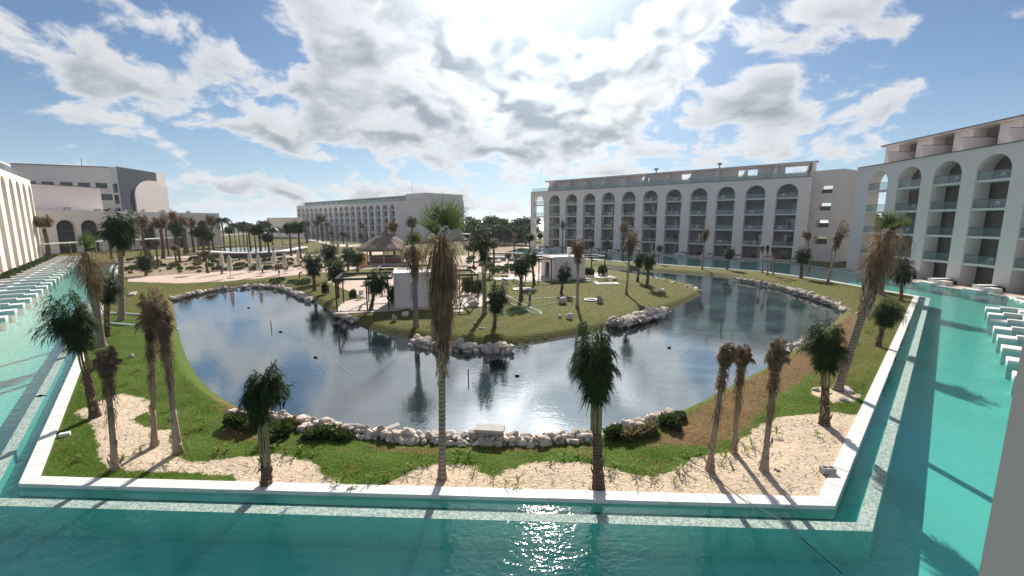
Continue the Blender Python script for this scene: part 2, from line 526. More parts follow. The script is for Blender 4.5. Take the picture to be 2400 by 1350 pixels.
def lakebed():
    m, nt, out = newmat('lake_liner')
    pos = nd(nt, 'ShaderNodeNewGeometry').outputs['Position']
    n = noise(nt, vm(nt, 'MULTIPLY', pos, (0.55, 1.0, 1)), 0.33, 7, 0.62, 0.6)
    n2 = noise(nt, pos, 0.09, 3, 0.5)
    sx = nd(nt, 'ShaderNodeSeparateXYZ', {0: pos}).outputs[0]
    algae = smooth(nt, ma(nt, 'ADD', sx, ma(nt, 'MULTIPLY', n2, 14.0)), 10.0, 20.0)   # silted end of the lake
    c1 = mixc(nt, smooth(nt, n, 0.42, 0.62), (0.010, 0.026, 0.034), (0.026, 0.050, 0.058))
    c2 = mixc(nt, smooth(nt, n, 0.44, 0.58), (0.006, 0.018, 0.020), (0.10, 0.165, 0.14))
    c = mixc(nt, algae, c1, c2)
    princ(nt, out, c, 0.9)
    M['lake_liner'] = m
lakebed()

def poolfloor():
    m, nt, out = newmat('pool_plaster')
    pos = nd(nt, 'ShaderNodeNewGeometry').outputs['Position']
    n = noise(nt, pos, 0.5, 4, 0.6)
    v = nd(nt, 'ShaderNodeTexVoronoi', {'Vector': vm(nt, 'ADD', pos, vm(nt, 'SCALE', noise(nt, pos, 2.5, 2, 0.5, out=1), Scale=0.5)), 'Scale': 4.5},
           feature='DISTANCE_TO_EDGE').outputs[0]
    c = mixc(nt, n, (0.46, 0.72, 0.68), (0.58, 0.84, 0.79))
    sp = noise(nt, pos, 9.0, 3, 0.6)
    c = mixc(nt, ma(nt, 'MULTIPLY', smooth(nt, sp, 0.62, 0.72), 0.35), c, (0.18, 0.40, 0.40))
    princ(nt, out, c, 0.8)
    M['pool_plaster'] = m
poolfloor()

def mosaic():
    m, nt, out = newmat('mosaic')
    pos = nd(nt, 'ShaderNodeNewGeometry').outputs['Position']
    cell = nd(nt, 'ShaderNodeTexVoronoi', {'Vector': pos, 'Scale': 20.0, 'Randomness': 0.35}, distance='CHEBYCHEV')
    r = nd(nt, 'ShaderNodeSeparateXYZ', {0: cell.outputs['Color']}).outputs[0]
    c = mixc(nt, smooth(nt, r, 0.15, 0.95), (0.17, 0.245, 0.225), (0.36, 0.44, 0.395))
    princ(nt, out, c, 0.85)
    M['mosaic'] = m
mosaic()

def terrainmat():
    m, nt, out = newmat('terrain')
    pos = nd(nt, 'ShaderNodeNewGeometry').outputs['Position']
    def at(n):
        return nd(nt, 'ShaderNodeAttribute', attribute_name=n).outputs['Fac']
    big = noise(nt, pos, 0.35, 5, 0.6)
    mid = noise(nt, pos, 1.6, 6, 0.65)
    fine = noise(nt, pos, 11.0, 5, 0.7)
    edge = ma(nt, 'MULTIPLY', ma(nt, 'SUBTRACT', mid, 0.5), 1.1)
    edgef = ma(nt, 'ADD', edge, ma(nt, 'MULTIPLY', ma(nt, 'SUBTRACT', fine, 0.5), 0.5))
    lawn = mixc(nt, smooth(nt, fine, 0.3, 0.75), (0.040, 0.085, 0.010), (0.105, 0.160, 0.024))
    lawn = mixc(nt, ma(nt, 'MULTIPLY', smooth(nt, mid, 0.50, 0.66), 0.6), lawn, (0.12, 0.10, 0.030))
    worn = smooth(nt, noise(nt, pos, 0.8, 6, 0.7, 0.5), 0.56, 0.66)
    lawn = mixc(nt, ma(nt, 'MULTIPLY', worn, 0.6), lawn, (0.15, 0.095, 0.045))
    olive = mixc(nt, smooth(nt, fine, 0.3, 0.75), (0.075, 0.080, 0.020), (0.155, 0.145, 0.042))
    olive = mixc(nt, ma(nt, 'MULTIPLY', smooth(nt, mid, 0.5, 0.75), 0.5), olive, (0.16, 0.115, 0.05))
    c = mixc(nt, smooth(nt, ma(nt, 'ADD', at('isle'), edge), -0.3, 0.6), lawn, olive)
    dryc = mixc(nt, smooth(nt, fine, 0.3, 0.7), (0.10, 0.055, 0.026), (0.24, 0.145, 0.075))
    drymask = ma(nt, 'MULTIPLY', smooth(nt, ma(nt, 'ADD', at('dry'), ma(nt, 'MULTIPLY', edgef, 1.4)), -0.15, 0.35), 0.93)
    c = mixc(nt, drymask, c, dryc)
    sandc = mixc(nt, fine, (0.46, 0.355, 0.25), (0.66, 0.54, 0.41))
    sandc = mixc(nt, smooth(nt, big, 0.45, 0.7), sandc, (0.56, 0.46, 0.35))
    sm = smooth(nt, ma(nt, 'ADD', at('sand'), ma(nt, 'MULTIPLY', edgef, 0.62)), -0.04, 0.06)
    c = mixc(nt, sm, c, sandc)
    bedc = mixc(nt, smooth(nt, mid, 0.4, 0.65), (0.34, 0.27, 0.19), (0.20, 0.16, 0.10))
    c = mixc(nt, smooth(nt, ma(nt, 'ADD', at('bed'), edge), -0.2, 0.2), c, bedc)
    pavec = mixc(nt, big, (0.46, 0.35, 0.29), (0.60, 0.48, 0.41))
    pm = smooth(nt, ma(nt, 'ADD', at('pave'), ma(nt, 'MULTIPLY', edge, 0.15)), -0.05, 0.05)
    c = mixc(nt, pm, c, pavec)
    liner = mixc(nt, mid, (0.05, 0.07, 0.075), (0.12, 0.14, 0.14))
    c = mixc(nt, smooth(nt, at('shore'), -0.02, 0.05), c, liner)
    foot = noise(nt, pos, 4.2, 4, 0.65, 0.8)
    h = ma(nt, 'ADD', ma(nt, 'MULTIPLY', foot, 0.9), ma(nt, 'MULTIPLY', fine, 0.25))
    h = ma(nt, 'MULTIPLY', h, ma(nt, 'SUBTRACT', 1.0, ma(nt, 'MULTIPLY', pm, 0.95)))
    nrm = nd(nt, 'ShaderNodeBump', {'Strength': 0.8, 'Distance': 0.12, 'Height': h}).outputs[0]
    princ(nt, out, c, 0.95, nrm, **{'Specular IOR Level': 0.1})
    M['terrain'] = m
terrainmat()

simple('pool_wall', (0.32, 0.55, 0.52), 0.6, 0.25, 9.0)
# ------------------------------------------------------------------ plan of the place
def px(pts, z=0.05):
    return [G(u, v, z).xy for u, v in pts]

LAKE_Z = -0.35
LAKE = px([(405, 702), (411, 730), (420, 775), (437, 830), (465, 880), (500, 915), (545, 945), (600, 968), (700, 990), (800, 1009), (900, 1022),
           (1000, 1028), (1100, 1032), (1250, 1034), (1400, 1022), (1500, 996), (1570, 973), (1650, 935), (1720, 897), (1790, 862),
           (1850, 822), (1890, 798), (1940, 765), (1965, 745), (1968, 730), (1950, 712), (1900, 692), (1830, 671), (1760, 657),
           (1700, 648), (1620, 641), (1530, 635), (1440, 628), (1400, 622), (1385, 626), (1420, 634), (1470, 642), (1520, 650), (1580, 660), (1630, 671),
           (1646, 682), (1642, 693), (1615, 708), (1560, 729), (1500, 747), (1450, 760), (1400, 777), (1290, 797), (1200, 810),
           (1080, 807), (955, 790), (900, 782), (850, 768), (800, 747), (760, 722), (722, 702), (690, 687), (650, 672), (600, 668),
           (520, 675), (450, 688)], LAKE_Z)
FL, FR, R2 = Vector((-15.4, 12.2)), Vector((9.3, 11.15)), Vector((44.5, 45.9))
GARDEN_EDGE = [Vector((-77.6, 83.9)), FL, FR, R2, Vector((44.0, 59.1)), Vector((41.3, 69.9)), Vector((30.9, 79.5)), Vector((17.1, 93.1)), Vector((-2.0, 112.0))]
POOL_OUTER = [Vector(p) for p in [(-91.4, 83.2), (-25.1, 8.5), (-19.5, 2.2), (7.6, 2.2), (15.2, 5.1), (50.2, 40.0), (54.2, 46), (54.5, 70), (55, 84), (2.6, 132.6)]]
POOL = POOL_OUTER + GARDEN_EDGE[::-1]

def offset_line(pts, d):
    """open polyline moved to its right by d with mitred corners"""
    res = []
    for i, p in enumerate(pts):
        ns = []
        if i > 0:
            t = (p - pts[i - 1]).normalized(); ns.append(Vector((t.y, -t.x)))
        if i < len(pts) - 1:
            t = (pts[i + 1] - p).normalized(); ns.append(Vector((t.y, -t.x)))
        n = sum(ns, Vector((0, 0))).normalized()
        res.append(p + n * (d / max(0.35, n.dot(ns[0]))))
    return res

def sdist(pts, poly):
    """signed distance (positive inside) of Nx2 points to a polygon"""
    x, y = pts[:, 0], pts[:, 1]
    best = np.full(len(x), 1e9)
    inside = np.zeros(len(x), bool)
    n = len(poly)
    for i in range(n):
        ax, ay = poly[i][0], poly[i][1]
        bx, by = poly[(i + 1) % n][0], poly[(i + 1) % n][1]
        dx, dy = bx - ax, by - ay
        t = np.clip(((x - ax) * dx + (y - ay) * dy) / (dx * dx + dy * dy + 1e-12), 0, 1)
        best = np.minimum(best, (x - ax - t * dx) ** 2 + (y - ay - t * dy) ** 2)
        if ay != by:
            c = ((ay > y) != (by > y)) & (x < (bx - ax) * (y - ay) / (by - ay) + ax)
            inside ^= c
    d = np.sqrt(best)
    return np.where(inside, d, -d)

SAND = [px([(172, 968), (240, 940), (285, 922), (352, 936), (352, 962), (308, 985), (335, 1003), (400, 1012), (405, 1060), (432, 1080), (480, 1084), (560, 1073),
            (640, 1066), (735, 1080), (748, 1106), (812, 1140), (862, 1152), (700, 1156), (560, 1148), (545, 1113), (400, 1108), (300, 1106), (238, 1086), (225, 1040), (214, 992)]),
        px([(872, 1150), (960, 1106), (1010, 1089), (1075, 1086), (1112, 1096), (1152, 1122), (1187, 1106), (1222, 1092), (1290, 1082), (1350, 1085),
            (1420, 1093), (1490, 1112), (1550, 1117), (1598, 1086), (1640, 1071), (1705, 1060), (1760, 1012), (1800, 985), (1850, 976), (1920, 966), (2045, 975),
            (2000, 1080), (1950, 1185), (1700, 1183), (1200, 1172), (1000, 1164)]),
        px([(1905, 905), (1960, 915), (2020, 925), (2000, 945), (1940, 945), (1900, 925)])]
DRY = [px([(1570, 1000), (1650, 940), (1730, 898), (1850, 830), (1900, 798), (1985, 790), (1985, 850), (1905, 880), (1800, 950), (1755, 1010), (1690, 1052), (1600, 1052), (1500, 1042)]),
       px([(1965, 755), (1985, 740), (2015, 730), (2030, 745), (2000, 800), (1930, 830), (1880, 830)]),
       px([(495, 915), (540, 935), (600, 965), (560, 985), (520, 970)]),
       px([(880, 1042), (1100, 1050), (1400, 1045), (1400, 1056), (1100, 1062), (880, 1058)]),
       px([(540, 1003), (640, 1015), (660, 1035), (560, 1035), (500, 1020)])]
ISLE = [px([(700, 680), (760, 720), (850, 770), (955, 790), (1200, 812), (1400, 780), (1660, 690), (1500, 635), (1200, 625), (900, 640)]),
        px([(2000, 690), (2150, 695), (2080, 850), (1990, 940), (1900, 900), (1940, 760), (1960, 700)])]
PAVE = [px([(300, 660), (420, 664), (520, 660), (640, 650), (730, 641), (860, 630), (1010, 622), (1010, 606), (860, 612), (700, 626), (560, 634), (470, 640), (300, 650)]),
        px([(765, 660), (905, 718), (960, 712), (1010, 712), (1010, 650), (905, 645), (800, 650)]),
        px([(1010, 650), (1010, 700), (1110, 690), (1100, 655)]),
        px([(1000, 625), (1240, 650), (1320, 650), (1340, 628), (1180, 600), (1000, 598)]),
        px([(360, 606), (520, 604), (700, 603), (900, 596), (900, 590), (700, 596), (500, 598), (360, 600)])]
BED = [px([(270, 655), (270, 606), (500, 606), (860, 604), (860, 628), (700, 632), (520, 644), (420, 652)]),
       px([(1090, 600), (1240, 595), (1240, 560), (1090, 560)])]

def make_terrain():
    Y = 9.4 * 1.0125 ** np.arange(470)
    T = np.tan(np.radians(np.linspace(-62.5, 62.5, 400)))
    YY, TT = np.meshgrid(Y, T, indexing='ij')
    XX = YY * TT
    pts = np.stack([XX.ravel(), YY.ravel()], 1)
    near = (pts[:, 1] < 170)
    def sdn(poly):
        r = np.full(len(pts), -5.0)
        r[near] = sdist(pts[near], poly)
        return r
    dl = sdn(LAKE)
    dp = sdn(POOL)
    z = np.full(len(pts), 0.05)
    w = np.clip((dl + 0.7) / 0.7, 0, 1)
    z -= 0.42 * w * w * (3 - 2 * w)
    z -= 0.75 * np.clip(dl / 1.6, 0, 1)
    g = np.sin(pts[:, 0] * 0.9 + np.sin(pts[:, 1] * 0.7) * 1.3) * np.sin(pts[:, 1] * 1.1 + 0.5)
    g2 = np.sin(pts[:, 0] * 2.3 + pts[:, 1] * 1.1) * np.sin(pts[:, 1] * 2.9 - pts[:, 0] * 0.8)
    land = np.clip((-dl - 0.7) / 1.0, 0, 1) * np.clip((-dp - 0.4) / 1.5, 0, 1) * (pts[:, 1] < 40)
    z += (0.05 * g + 0.025 * g2 + 0.03) * land
    z[pts[:, 1] > 380] = -2.0
    n0, n1 = YY.shape
    idx = np.arange(n0 * n1).reshape(n0, n1)
    a, b, c, d = idx[:-1, :-1].ravel(), idx[:-1, 1:].ravel(), idx[1:, 1:].ravel(), idx[1:, :-1].ravel()
    inside = dp > -0.12
    keep = ~(inside[a] & inside[b] & inside[c] & inside[d])
    # cells of the pool ring go; the ragged rim lies under the coping
    keep &= ~((dp[a] + dp[b] + dp[c] + dp[d]) / 4 > 0.0)
    faces = np.stack([a, b, c, d], 1)[keep]
    used = np.unique(faces)
    remap = np.full(n0 * n1, -1); remap[used] = np.arange(len(used))
    faces = remap[faces]
    me = bpy.data.meshes.new('ground')
    V = np.stack([pts[used, 0], pts[used, 1], z[used]], 1)
    me.vertices.add(len(V)); me.vertices.foreach_set('co', V.ravel())
    me.loops.add(faces.size); me.loops.foreach_set('vertex_index', faces.ravel().astype(np.int32))
    me.polygons.add(len(faces))
    me.polygons.foreach_set('loop_start', (np.arange(len(faces)) * 4).astype(np.int32))
    me.polygons.foreach_set('use_smooth', np.ones(len(faces), bool))
    me.update(calc_edges=True)
    def attr(name, polys, lo=-1.5, hi=1.5):
        v = np.full(len(pts), -5.0)
        for p in polys:
            v = np.maximum(v, sdn(p))
        at = me.attributes.new(name, 'FLOAT', 'POINT')
        at.data.foreach_set('value', np.clip(v[used], lo, hi).astype(np.float32))
        return v
    attr('sand', SAND); attr('dry', DRY); attr('isle', ISLE); attr('pave', PAVE)
    bv = attr('bed', BED)
    far = (pts[:, 1] > 75)
    at = me.attributes['isle']
    tmp = np.empty(len(used), np.float32); at.data.foreach_get('value', tmp)
    tmp = np.maximum(tmp, np.clip((pts[used, 1] - 36) / 8.0, -1.5, 1.0)).astype(np.float32)
    at.data.foreach_set('value', tmp)
    at = me.attributes.new('shore', 'FLOAT', 'POINT')
    at.data.foreach_set('value', np.clip(dl[used] + 0.12, -1, 1).astype(np.float32))
    me.materials.append(M['terrain'])
    o = bpy.data.objects.new('ground', me)
    link(o)
    tag(o, 'lawn, sand beds, paths and earth of the hotel garden', kind='structure')
make_terrain()

def sheet(name, poly, z, mat, label, kind='structure'):
    tri = tessellate_polygon([[Vector((p[0], p[1], 0)) for p in poly]])
    fs = []
    for t in tri:
        a, b, c = [Vector((*poly[i], 0)) for i in t]
        fs.append(t if (b - a).cross(c - a).z > 0 else t[::-1])
    o = meshobj(name, [(p[0], p[1], z) for p in poly], fs, mat)
    return tag(o, label, kind=kind)

# lake: water surface over a pond-liner bed
def dilate(poly, d):
    n = len(poly); res = []
    area = sum(poly[i].x * poly[(i + 1) % n].y - poly[(i + 1) % n].x * poly[i].y for i in range(n))
    s = 1 if area > 0 else -1
    for i in range(n):
        t = (poly[(i + 1) % n] - poly[i - 1]).normalized()
        res.append(poly[i] + Vector((t.y, -t.x)) * d * s)
    return res
sheet('lake_water', dilate(LAKE, 0.45), LAKE_Z, M['lake_water'], 'rippled ornamental lake mirroring the clouded sky')
sheet('lake_bed', dilate(LAKE, -0.45), -0.95, M['lake_liner'], 'blue grey lined bed of the lake')
# pool: water, plaster floor, weir wall and gutter
sheet('pool_water', POOL, 0.0, M['pool_water'], 'turquoise swimming pool water round the garden')
sheet('pool_floor', POOL, -0.95, M['pool_plaster'], 'pale turquoise plastered pool floor')
g0 = offset_line(GARDEN_EDGE, 0.0)
g1 = offset_line(GARDEN_EDGE, 0.52)
g2 = offset_line(GARDEN_EDGE, 0.86)
def ribbon(name, la, lb, z0, z1, mat, label, skip=()):
    mb = MB()
    for i in range(len(la) - 1):
        q = [la[i], la[i + 1], lb[i + 1], lb[i]]
        vs = [(p.x, p.y, z1) for p in q] + [(p.x, p.y, z0) for p in q]
        mb.add(vs, [(0, 3, 2, 1), (4, 5, 6, 7), (0, 1, 5, 4), (3, 7, 6, 2)])
    o = mb.build(name, mat)
    if isinstance(mat, list):
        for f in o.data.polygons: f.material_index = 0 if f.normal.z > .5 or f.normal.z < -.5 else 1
    return tag(o, label, kind='structure')
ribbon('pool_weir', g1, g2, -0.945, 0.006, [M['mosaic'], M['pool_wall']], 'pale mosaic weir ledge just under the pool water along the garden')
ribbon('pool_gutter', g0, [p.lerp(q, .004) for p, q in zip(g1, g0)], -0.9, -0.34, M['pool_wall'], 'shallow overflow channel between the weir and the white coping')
# a pool wall all round the outside
mb = MB()
for i in range(len(POOL_OUTER) - 1):
    a, b = POOL_OUTER[i], POOL_OUTER[i + 1]
    t = (b - a).normalized(); n = Vector((-t.y, t.x)) * -0.4
    q = [a, b, b + n, a + n]
    mb.add([(p.x, p.y, 0.12) for p in q] + [(p.x, p.y, -1.0) for p in q], [(0, 1, 2, 3), (7, 6, 5, 4), (0, 4, 5, 1), (1, 5, 6, 2), (2, 6, 7, 3), (3, 7, 4, 0)])
tag(mb.build('pool_edge_wall', M['white_edge']), 'outer rim of the swimming pool beside the terraces', kind='structure')
# sea
tag(meshobj('sea', [(-9000, 385, 0.1), (9000, 385, 0.1), (9000, 15000, 0.1), (-9000, 15000, 0.1)], [(0, 1, 2, 3)], M['sea_water']),
    'strip of turquoise sea on the horizon', kind='structure')
# lower earth under everything, so no gap opens at the pool rim
tag(meshobj('subsoil', [(-700, -60, -2.2), (700, -60, -2.2), (700, 700, -2.2), (-700, 700, -2.2)], [(0, 1, 2, 3)], M['soil']),
    'bare subsoil under the garden', kind='structure')

# coping: one white stone slab after another along the garden side of the pool
def coping_run(root, a, b, first, last, length=1.2, width=0.44):
    t = (b - a); L = t.length; t.normalize()
    n = Vector((-t.y, t.x))                                  # garden side
    k = max(1, round(L / length)); step = L / k
    ang = math.atan2(t.y, t.x)
    mesh = None
    for i in range(k):
        x0, x1 = 0.004, step - 0.004
        i0 = i1 = 0.0
        if i == 0: i0 = first
        if i == k - 1: i1 = last
        q = [(x0, 0), (x1, 0), (x1 - i1 * width, width), (x0 + i0 * width, width)]
        p = a + t * (i * step)
        if i0 or i1 or mesh is None:
            mb = MB()
            c = 0.012
            ring0 = [(x, y, -0.30) for x, y in q]
            ring1 = [(x, y, 0.115 - c) for x, y in q]
            mx, my = sum(x for x, y in q) / 4, width / 2
            ring2 = [(x + (c if x < mx else -c), y + (c if y < my else -c), 0.115) for x, y in q]
            fs = [(3, 2, 1, 0)]
            for r in (0, 4):
                fs += [(r + j, r + (j + 1) % 4, r + 4 + (j + 1) % 4, r + 4 + j) for j in range(4)]
            fs += [(8, 9, 10, 11)]
            mb.add(ring0 + ring1 + ring2, fs)
            o = mb.build('coping_slab', M['coping'], root)
            if not (i0 or i1): mesh = o.data
        else:
            o = bpy.data.objects.new('coping_slab', mesh); link(o, root)
        o.location = (p.x, p.y, random.uniform(-0.004, 0.004))
        o.rotation_euler = (0, 0, ang)
random.seed(4)
cop = empty('pool_coping', label='white stone coping edging the garden along the pool', cat='coping')
def bis(a, b, c):
    u, w = (b - a).normalized(), (c - b).normalized()
    return math.tan(math.atan2(u.x * w.y - u.y * w.x, u.dot(w)) / 2)
pts = GARDEN_EDGE
for i in range(len(pts) - 1):
    f = bis(pts[i - 1], pts[i], pts[i + 1]) if i > 0 else 0
    l = bis(pts[i], pts[i + 1], pts[i + 2]) if i < len(pts) - 2 else 0
    coping_run(cop, pts[i], pts[i + 1], f, l)
# ------------------------------------------------------------------ buildings
FLOORS = [0.0, 3.0, 6.4, 9.8, 13.2]

def facade(mb, x0, x1, H, holes, depth, nseg=14):
    """front wall in the plane y=0 with arched or square holes (xa, xb, za, zb, arched) and reveals of that depth"""
    cols = {}
    for h in holes:
        cols.setdefault((h[0], h[1]), []).append(h)
    xs = x0
    for (xa, xb) in sorted(cols):
        mb.add([(xs, 0, 0), (xa, 0, 0), (xa, 0, H), (xs, 0, H)], [(0, 1, 2, 3)])
        zc = 0.0
        for (_, _, za, zb, arched) in sorted(cols[(xa, xb)], key=lambda h: h[2]):
            if za > zc:
                mb.add([(xa, 0, zc), (xb, 0, zc), (xb, 0, za), (xa, 0, za)], [(0, 1, 2, 3)])
            if arched:
                r = (xb - xa) / 2
                cx = (xa + xb) / 2
                zs = zb - r
                arc = [(cx - r * math.cos(math.pi * k / nseg), zs + r * math.sin(math.pi * k / nseg)) for k in range(nseg + 1)]
            else:
                arc = [(xa, zb), (xb, zb)]
            # spandrel up to the top of this band
            zt = min([h[2] for h in cols[(xa, xb)] if h[2] > za] + [H])
            for (p, q) in zip(arc[:-1], arc[1:]):
                mb.add([(p[0], 0, p[1]), (q[0], 0, q[1]), (q[0], 0, zt), (p[0], 0, zt)], [(0, 1, 2, 3)])
            outline = [(xa, za)] + arc + [(xb, za)]
            for (p, q) in zip(outline[:-1], outline[1:]):
                if p == q: continue
                mb.add([(p[0], 0, p[1]), (p[0], depth, p[1]), (q[0], depth, q[1]), (q[0], 0, q[1])], [(0, 1, 2, 3)])
            if za > 0:
                mb.add([(xa, 0, za), (xb, 0, za), (xb, depth, za), (xa, depth, za)], [(0, 1, 2, 3)])
            zc = zt
        xs = xb
    mb.add([(xs, 0, 0), (x1, 0, 0), (x1, 0, H), (xs, 0, H)], [(0, 1, 2, 3)])

def arcade(name, label, cat, p0, dv, n, pitch, ow, start, L, H=17.2, apex=16.0, depth=1.5, body=13.0, open_first=False,
           wall='stucco', rich=True, group=None, handrail=True, inset=0.12):
    ang = math.atan2(dv[1], dv[0])
    root = empty(name, (p0[0], p0[1], 0.0), ang, label, cat, group)
    mb = MB()
    holes = []
    for i in range(n):
        cx = start + pitch * i
        holes.append((cx - ow / 2, cx + ow / 2, 0.02, apex, True))
    facade(mb, 0, L, H, holes, depth)
    bx0 = start + pitch * 0.5 if open_first else 0.0
    # end walls, top
    mb.add([(0, 0, 0), (0, 0, H), (0, depth, H), (0, depth, 0)], [(0, 1, 2, 3)])
    mb.add([(L, 0, 0), (L, body, 0), (L, body, H), (L, 0, H)], [(0, 1, 2, 3)])
    mb.add([(0, 0, H), (L, 0, H), (L, depth, H), (0, depth, H)], [(0, 1, 2, 3)])
    if open_first:
        mb.add([(0, depth, 0), (0, depth, H), (start - ow / 2, depth, H), (start - ow / 2, depth, 0)], [(0, 1, 2, 3)])
        mb.add([(start - ow / 2, depth, apex + .1), (start - ow / 2, depth, H), (bx0, depth, H), (bx0, depth, apex + .1)], [(0, 1, 2, 3)])
    mb.build('facade_wall', M[wall], root)
    MB().box(bx0, depth + 0.6, 0, L - 0.003, body, H - 0.02).build('rear_block', M['stucco_recess_shade'], root)
    if not open_first:
        MB().box(-0.0, depth + .003, 0, 0.3, body, H - .004).build('end_wall', M[wall], root)
    # roof edge line
    MB().box(-0.12, -0.12, H, L + 0.06, 0.18, H + 0.09).build('parapet_cap', M['dark_cap'], root)
    # balconies
    slab = rail = hand = door = pane = cur = None
    for i in range(n):
        cx = start + pitch * i
        for k, z in enumerate(FLOORS):
            if k > 0:
                if slab is None:
                    slab = MB().box(-ow / 2 + .003, inset, -0.28, ow / 2 - .003, depth + 0.62, 0.0).build('balcony_slab', M['white_edge'], root)
                    s = slab
                else:
                    s = inst('balcony_slab', slab, root)
                s.location = (cx, 0, z)
                if rail is None:
                    rail = MB().box(-ow / 2 + .01, inset + .08, 0.05, ow / 2 - .01, inset + .105, 1.02).build('balcony_railing', M['rail_glass'], root)
                    r_ = rail
                    if handrail:
                        hand = MB().box(-ow / 2 + .01, inset + .065, 1.02, ow / 2 - .01, inset + .12, 1.07).build('handrail', M['black_steel'], r_)
                else:
                    r_ = inst('balcony_railing', rail, root)
                    if handrail:
                        inst('handrail', hand, r_)
                r_.location = (cx, 0, z)
            if open_first and i == 0:
                continue
            dw = ow * 0.52
            hgt = 2.55
            if door is None:
                f = MB()
                for xa in (-dw / 2, -0.03, dw / 2 - 0.06):
                    f.box(xa, 0, 0, xa + 0.06, 0.06, hgt)
                f.box(-dw / 2, 0.002, hgt - 0.06, dw / 2, 0.058, hgt - .001)
                door = f.build('balcony_door', M['black_steel'], root)
                pane = MB().box(-dw / 2 + .02, 0.035, 0.0, dw / 2 - .02, 0.05, hgt - .05).build('pane', M['door_glass'], door)
                d_ = door
            else:
                d_ = inst('balcony_door', door, root)
                inst('pane', pane, d_)
            d_.location = (cx + ow * 0.20, depth + 0.53, z + 0.02)
            if rich and random.random() < 0.45:
                if cur is None:
                    cur = MB()
                    for j in range(6):
                        cur.box(j * 0.11, -0.02 - 0.02 * (j % 2), 0.05, j * 0.11 + 0.10, 0.01 - 0.02 * (j % 2), 2.4)
                    cur = cur.build('curtain', M['curtain'], root); c_ = cur
                else:
                    c_ = inst('curtain', cur, root)
                c_.location = (cx + ow * 0.20 - dw / 2 + random.choice([0.05, dw - 0.8]), depth + 0.50, z + 0.02)
            if rich and k > 0 and random.random() < 0.5:
                # a balcony table or chair
                ch = MB(); x = random.uniform(-ow * .35, ow * .1)
                ch.box(x, .7, .40, x + .55, 1.2, .46).box(x, 1.15, .46, x + .55, 1.2, .85)
                for q in (0.02, .48):
                    for w in (.72, 1.12):
                        ch.box(x + q, w, 0, x + q + .05, w + .05, .40)
                c_ = ch.build('balcony_chair', M['white_edge'], root)
                c_.location = (cx, 0, z)
    return root, ang

def roof_rail(root, x0, x1, pitch, z, y=0.25, h=1.05):
    """row of glass panels along a roof terrace"""
    n = max(1, round((x1 - x0) / pitch)); w = (x1 - x0) / n
    src = None
    for i in range(n):
        if src is None:
            src = MB().box(0.03, 0, 0, w - 0.03, 0.025, h).build('roof_railing', M['rail_glass'], root); o = src
        else:
            o = inst('roof_railing', src, root)
        o.location = (x0 + i * w, y, z)

random.seed(11)
uB = (Vector((60.9, 89.0)) - Vector((5.9, 136.4))); LB = uB.length; uB.normalize()
# --- right-hand long block
B, angB = arcade('hotel_block', 'long six storey hotel block with twelve tall arches and glass roof terrace', 'building', (5.9, 136.4), uB, 12, 5.95, 3.85, 3.1, LB, open_first=True)
roof_rail(B, 0.3, LB - 0.3, 2.98, 17.29)
pent = MB()
zt0, zt1 = 17.2, 20.4
yb = 5.2
xs = 3.0
for (xa, xb) in [(34, 36), (44.5, 47.8), (57.6, 61.6), (67, 71.2)]:                        # sky openings in the terrace wall
    pent.box(xs, yb, zt0, xa, yb + .3, zt1)
    pent.box(xa, yb, zt0, xb, yb + .3, zt0 + 1.35)
    pent.box(xa, yb, zt1 - .45, xb, yb + .3, zt1)
    xs = xb
pent.box(xs, yb, zt0, LB, yb + .3, zt1)
pent.build('terrace_wall', M['stucco_pink'], B)
fin = None
for i in range(12):
    x = 6.0 + 5.95 * i
    if fin is None:
        mb = MB()
        prof = [(0.9, 0), (yb, 0), (yb, 3.0), (3.6, 2.9), (2.2, 1.6), (0.9, 1.15)]
        vs = [(s, y, z) for s in (-.12, .12) for y, z in prof]
        m_ = len(prof)
        mb.add(vs, [tuple(range(m_))[::-1], tuple(range(m_, 2 * m_))] + [(k, (k + 1) % m_, m_ + (k + 1) % m_, m_ + k) for k in range(m_)])
        fin = mb.build('terrace_partition', M['stucco'], B); o = fin
    else:
        o = inst('terrace_partition', fin, B)
    o.location = (x, 0, 17.21)
MB().box(2.6, 3.9, 20.4, LB + .2, 5.7, 20.62).build('roof_slab', M['stucco'], B)
MB().box(2.5, 3.82, 20.622, LB + .3, 5.75, 20.72).build('roof_cap', M['dark_cap'], B)
MB().box(LB - .35, 1.2, 17.2, LB - .004, yb - .002, 20.38).build('terrace_end_wall', M['stucco'], B)
for x in (38.0, 53.5):
    mb = MB().tube([(x, 4.8, 20.7), (x, 4.8, 21.5)], .18, 8)
    mb.tube([(x, 4.8, 21.5), (x, 4.8, 21.6), (x, 4.8, 21.95)], [.2, .55, .5], 10)
    mb.build('roof_vent', M['grey_metal'], B)

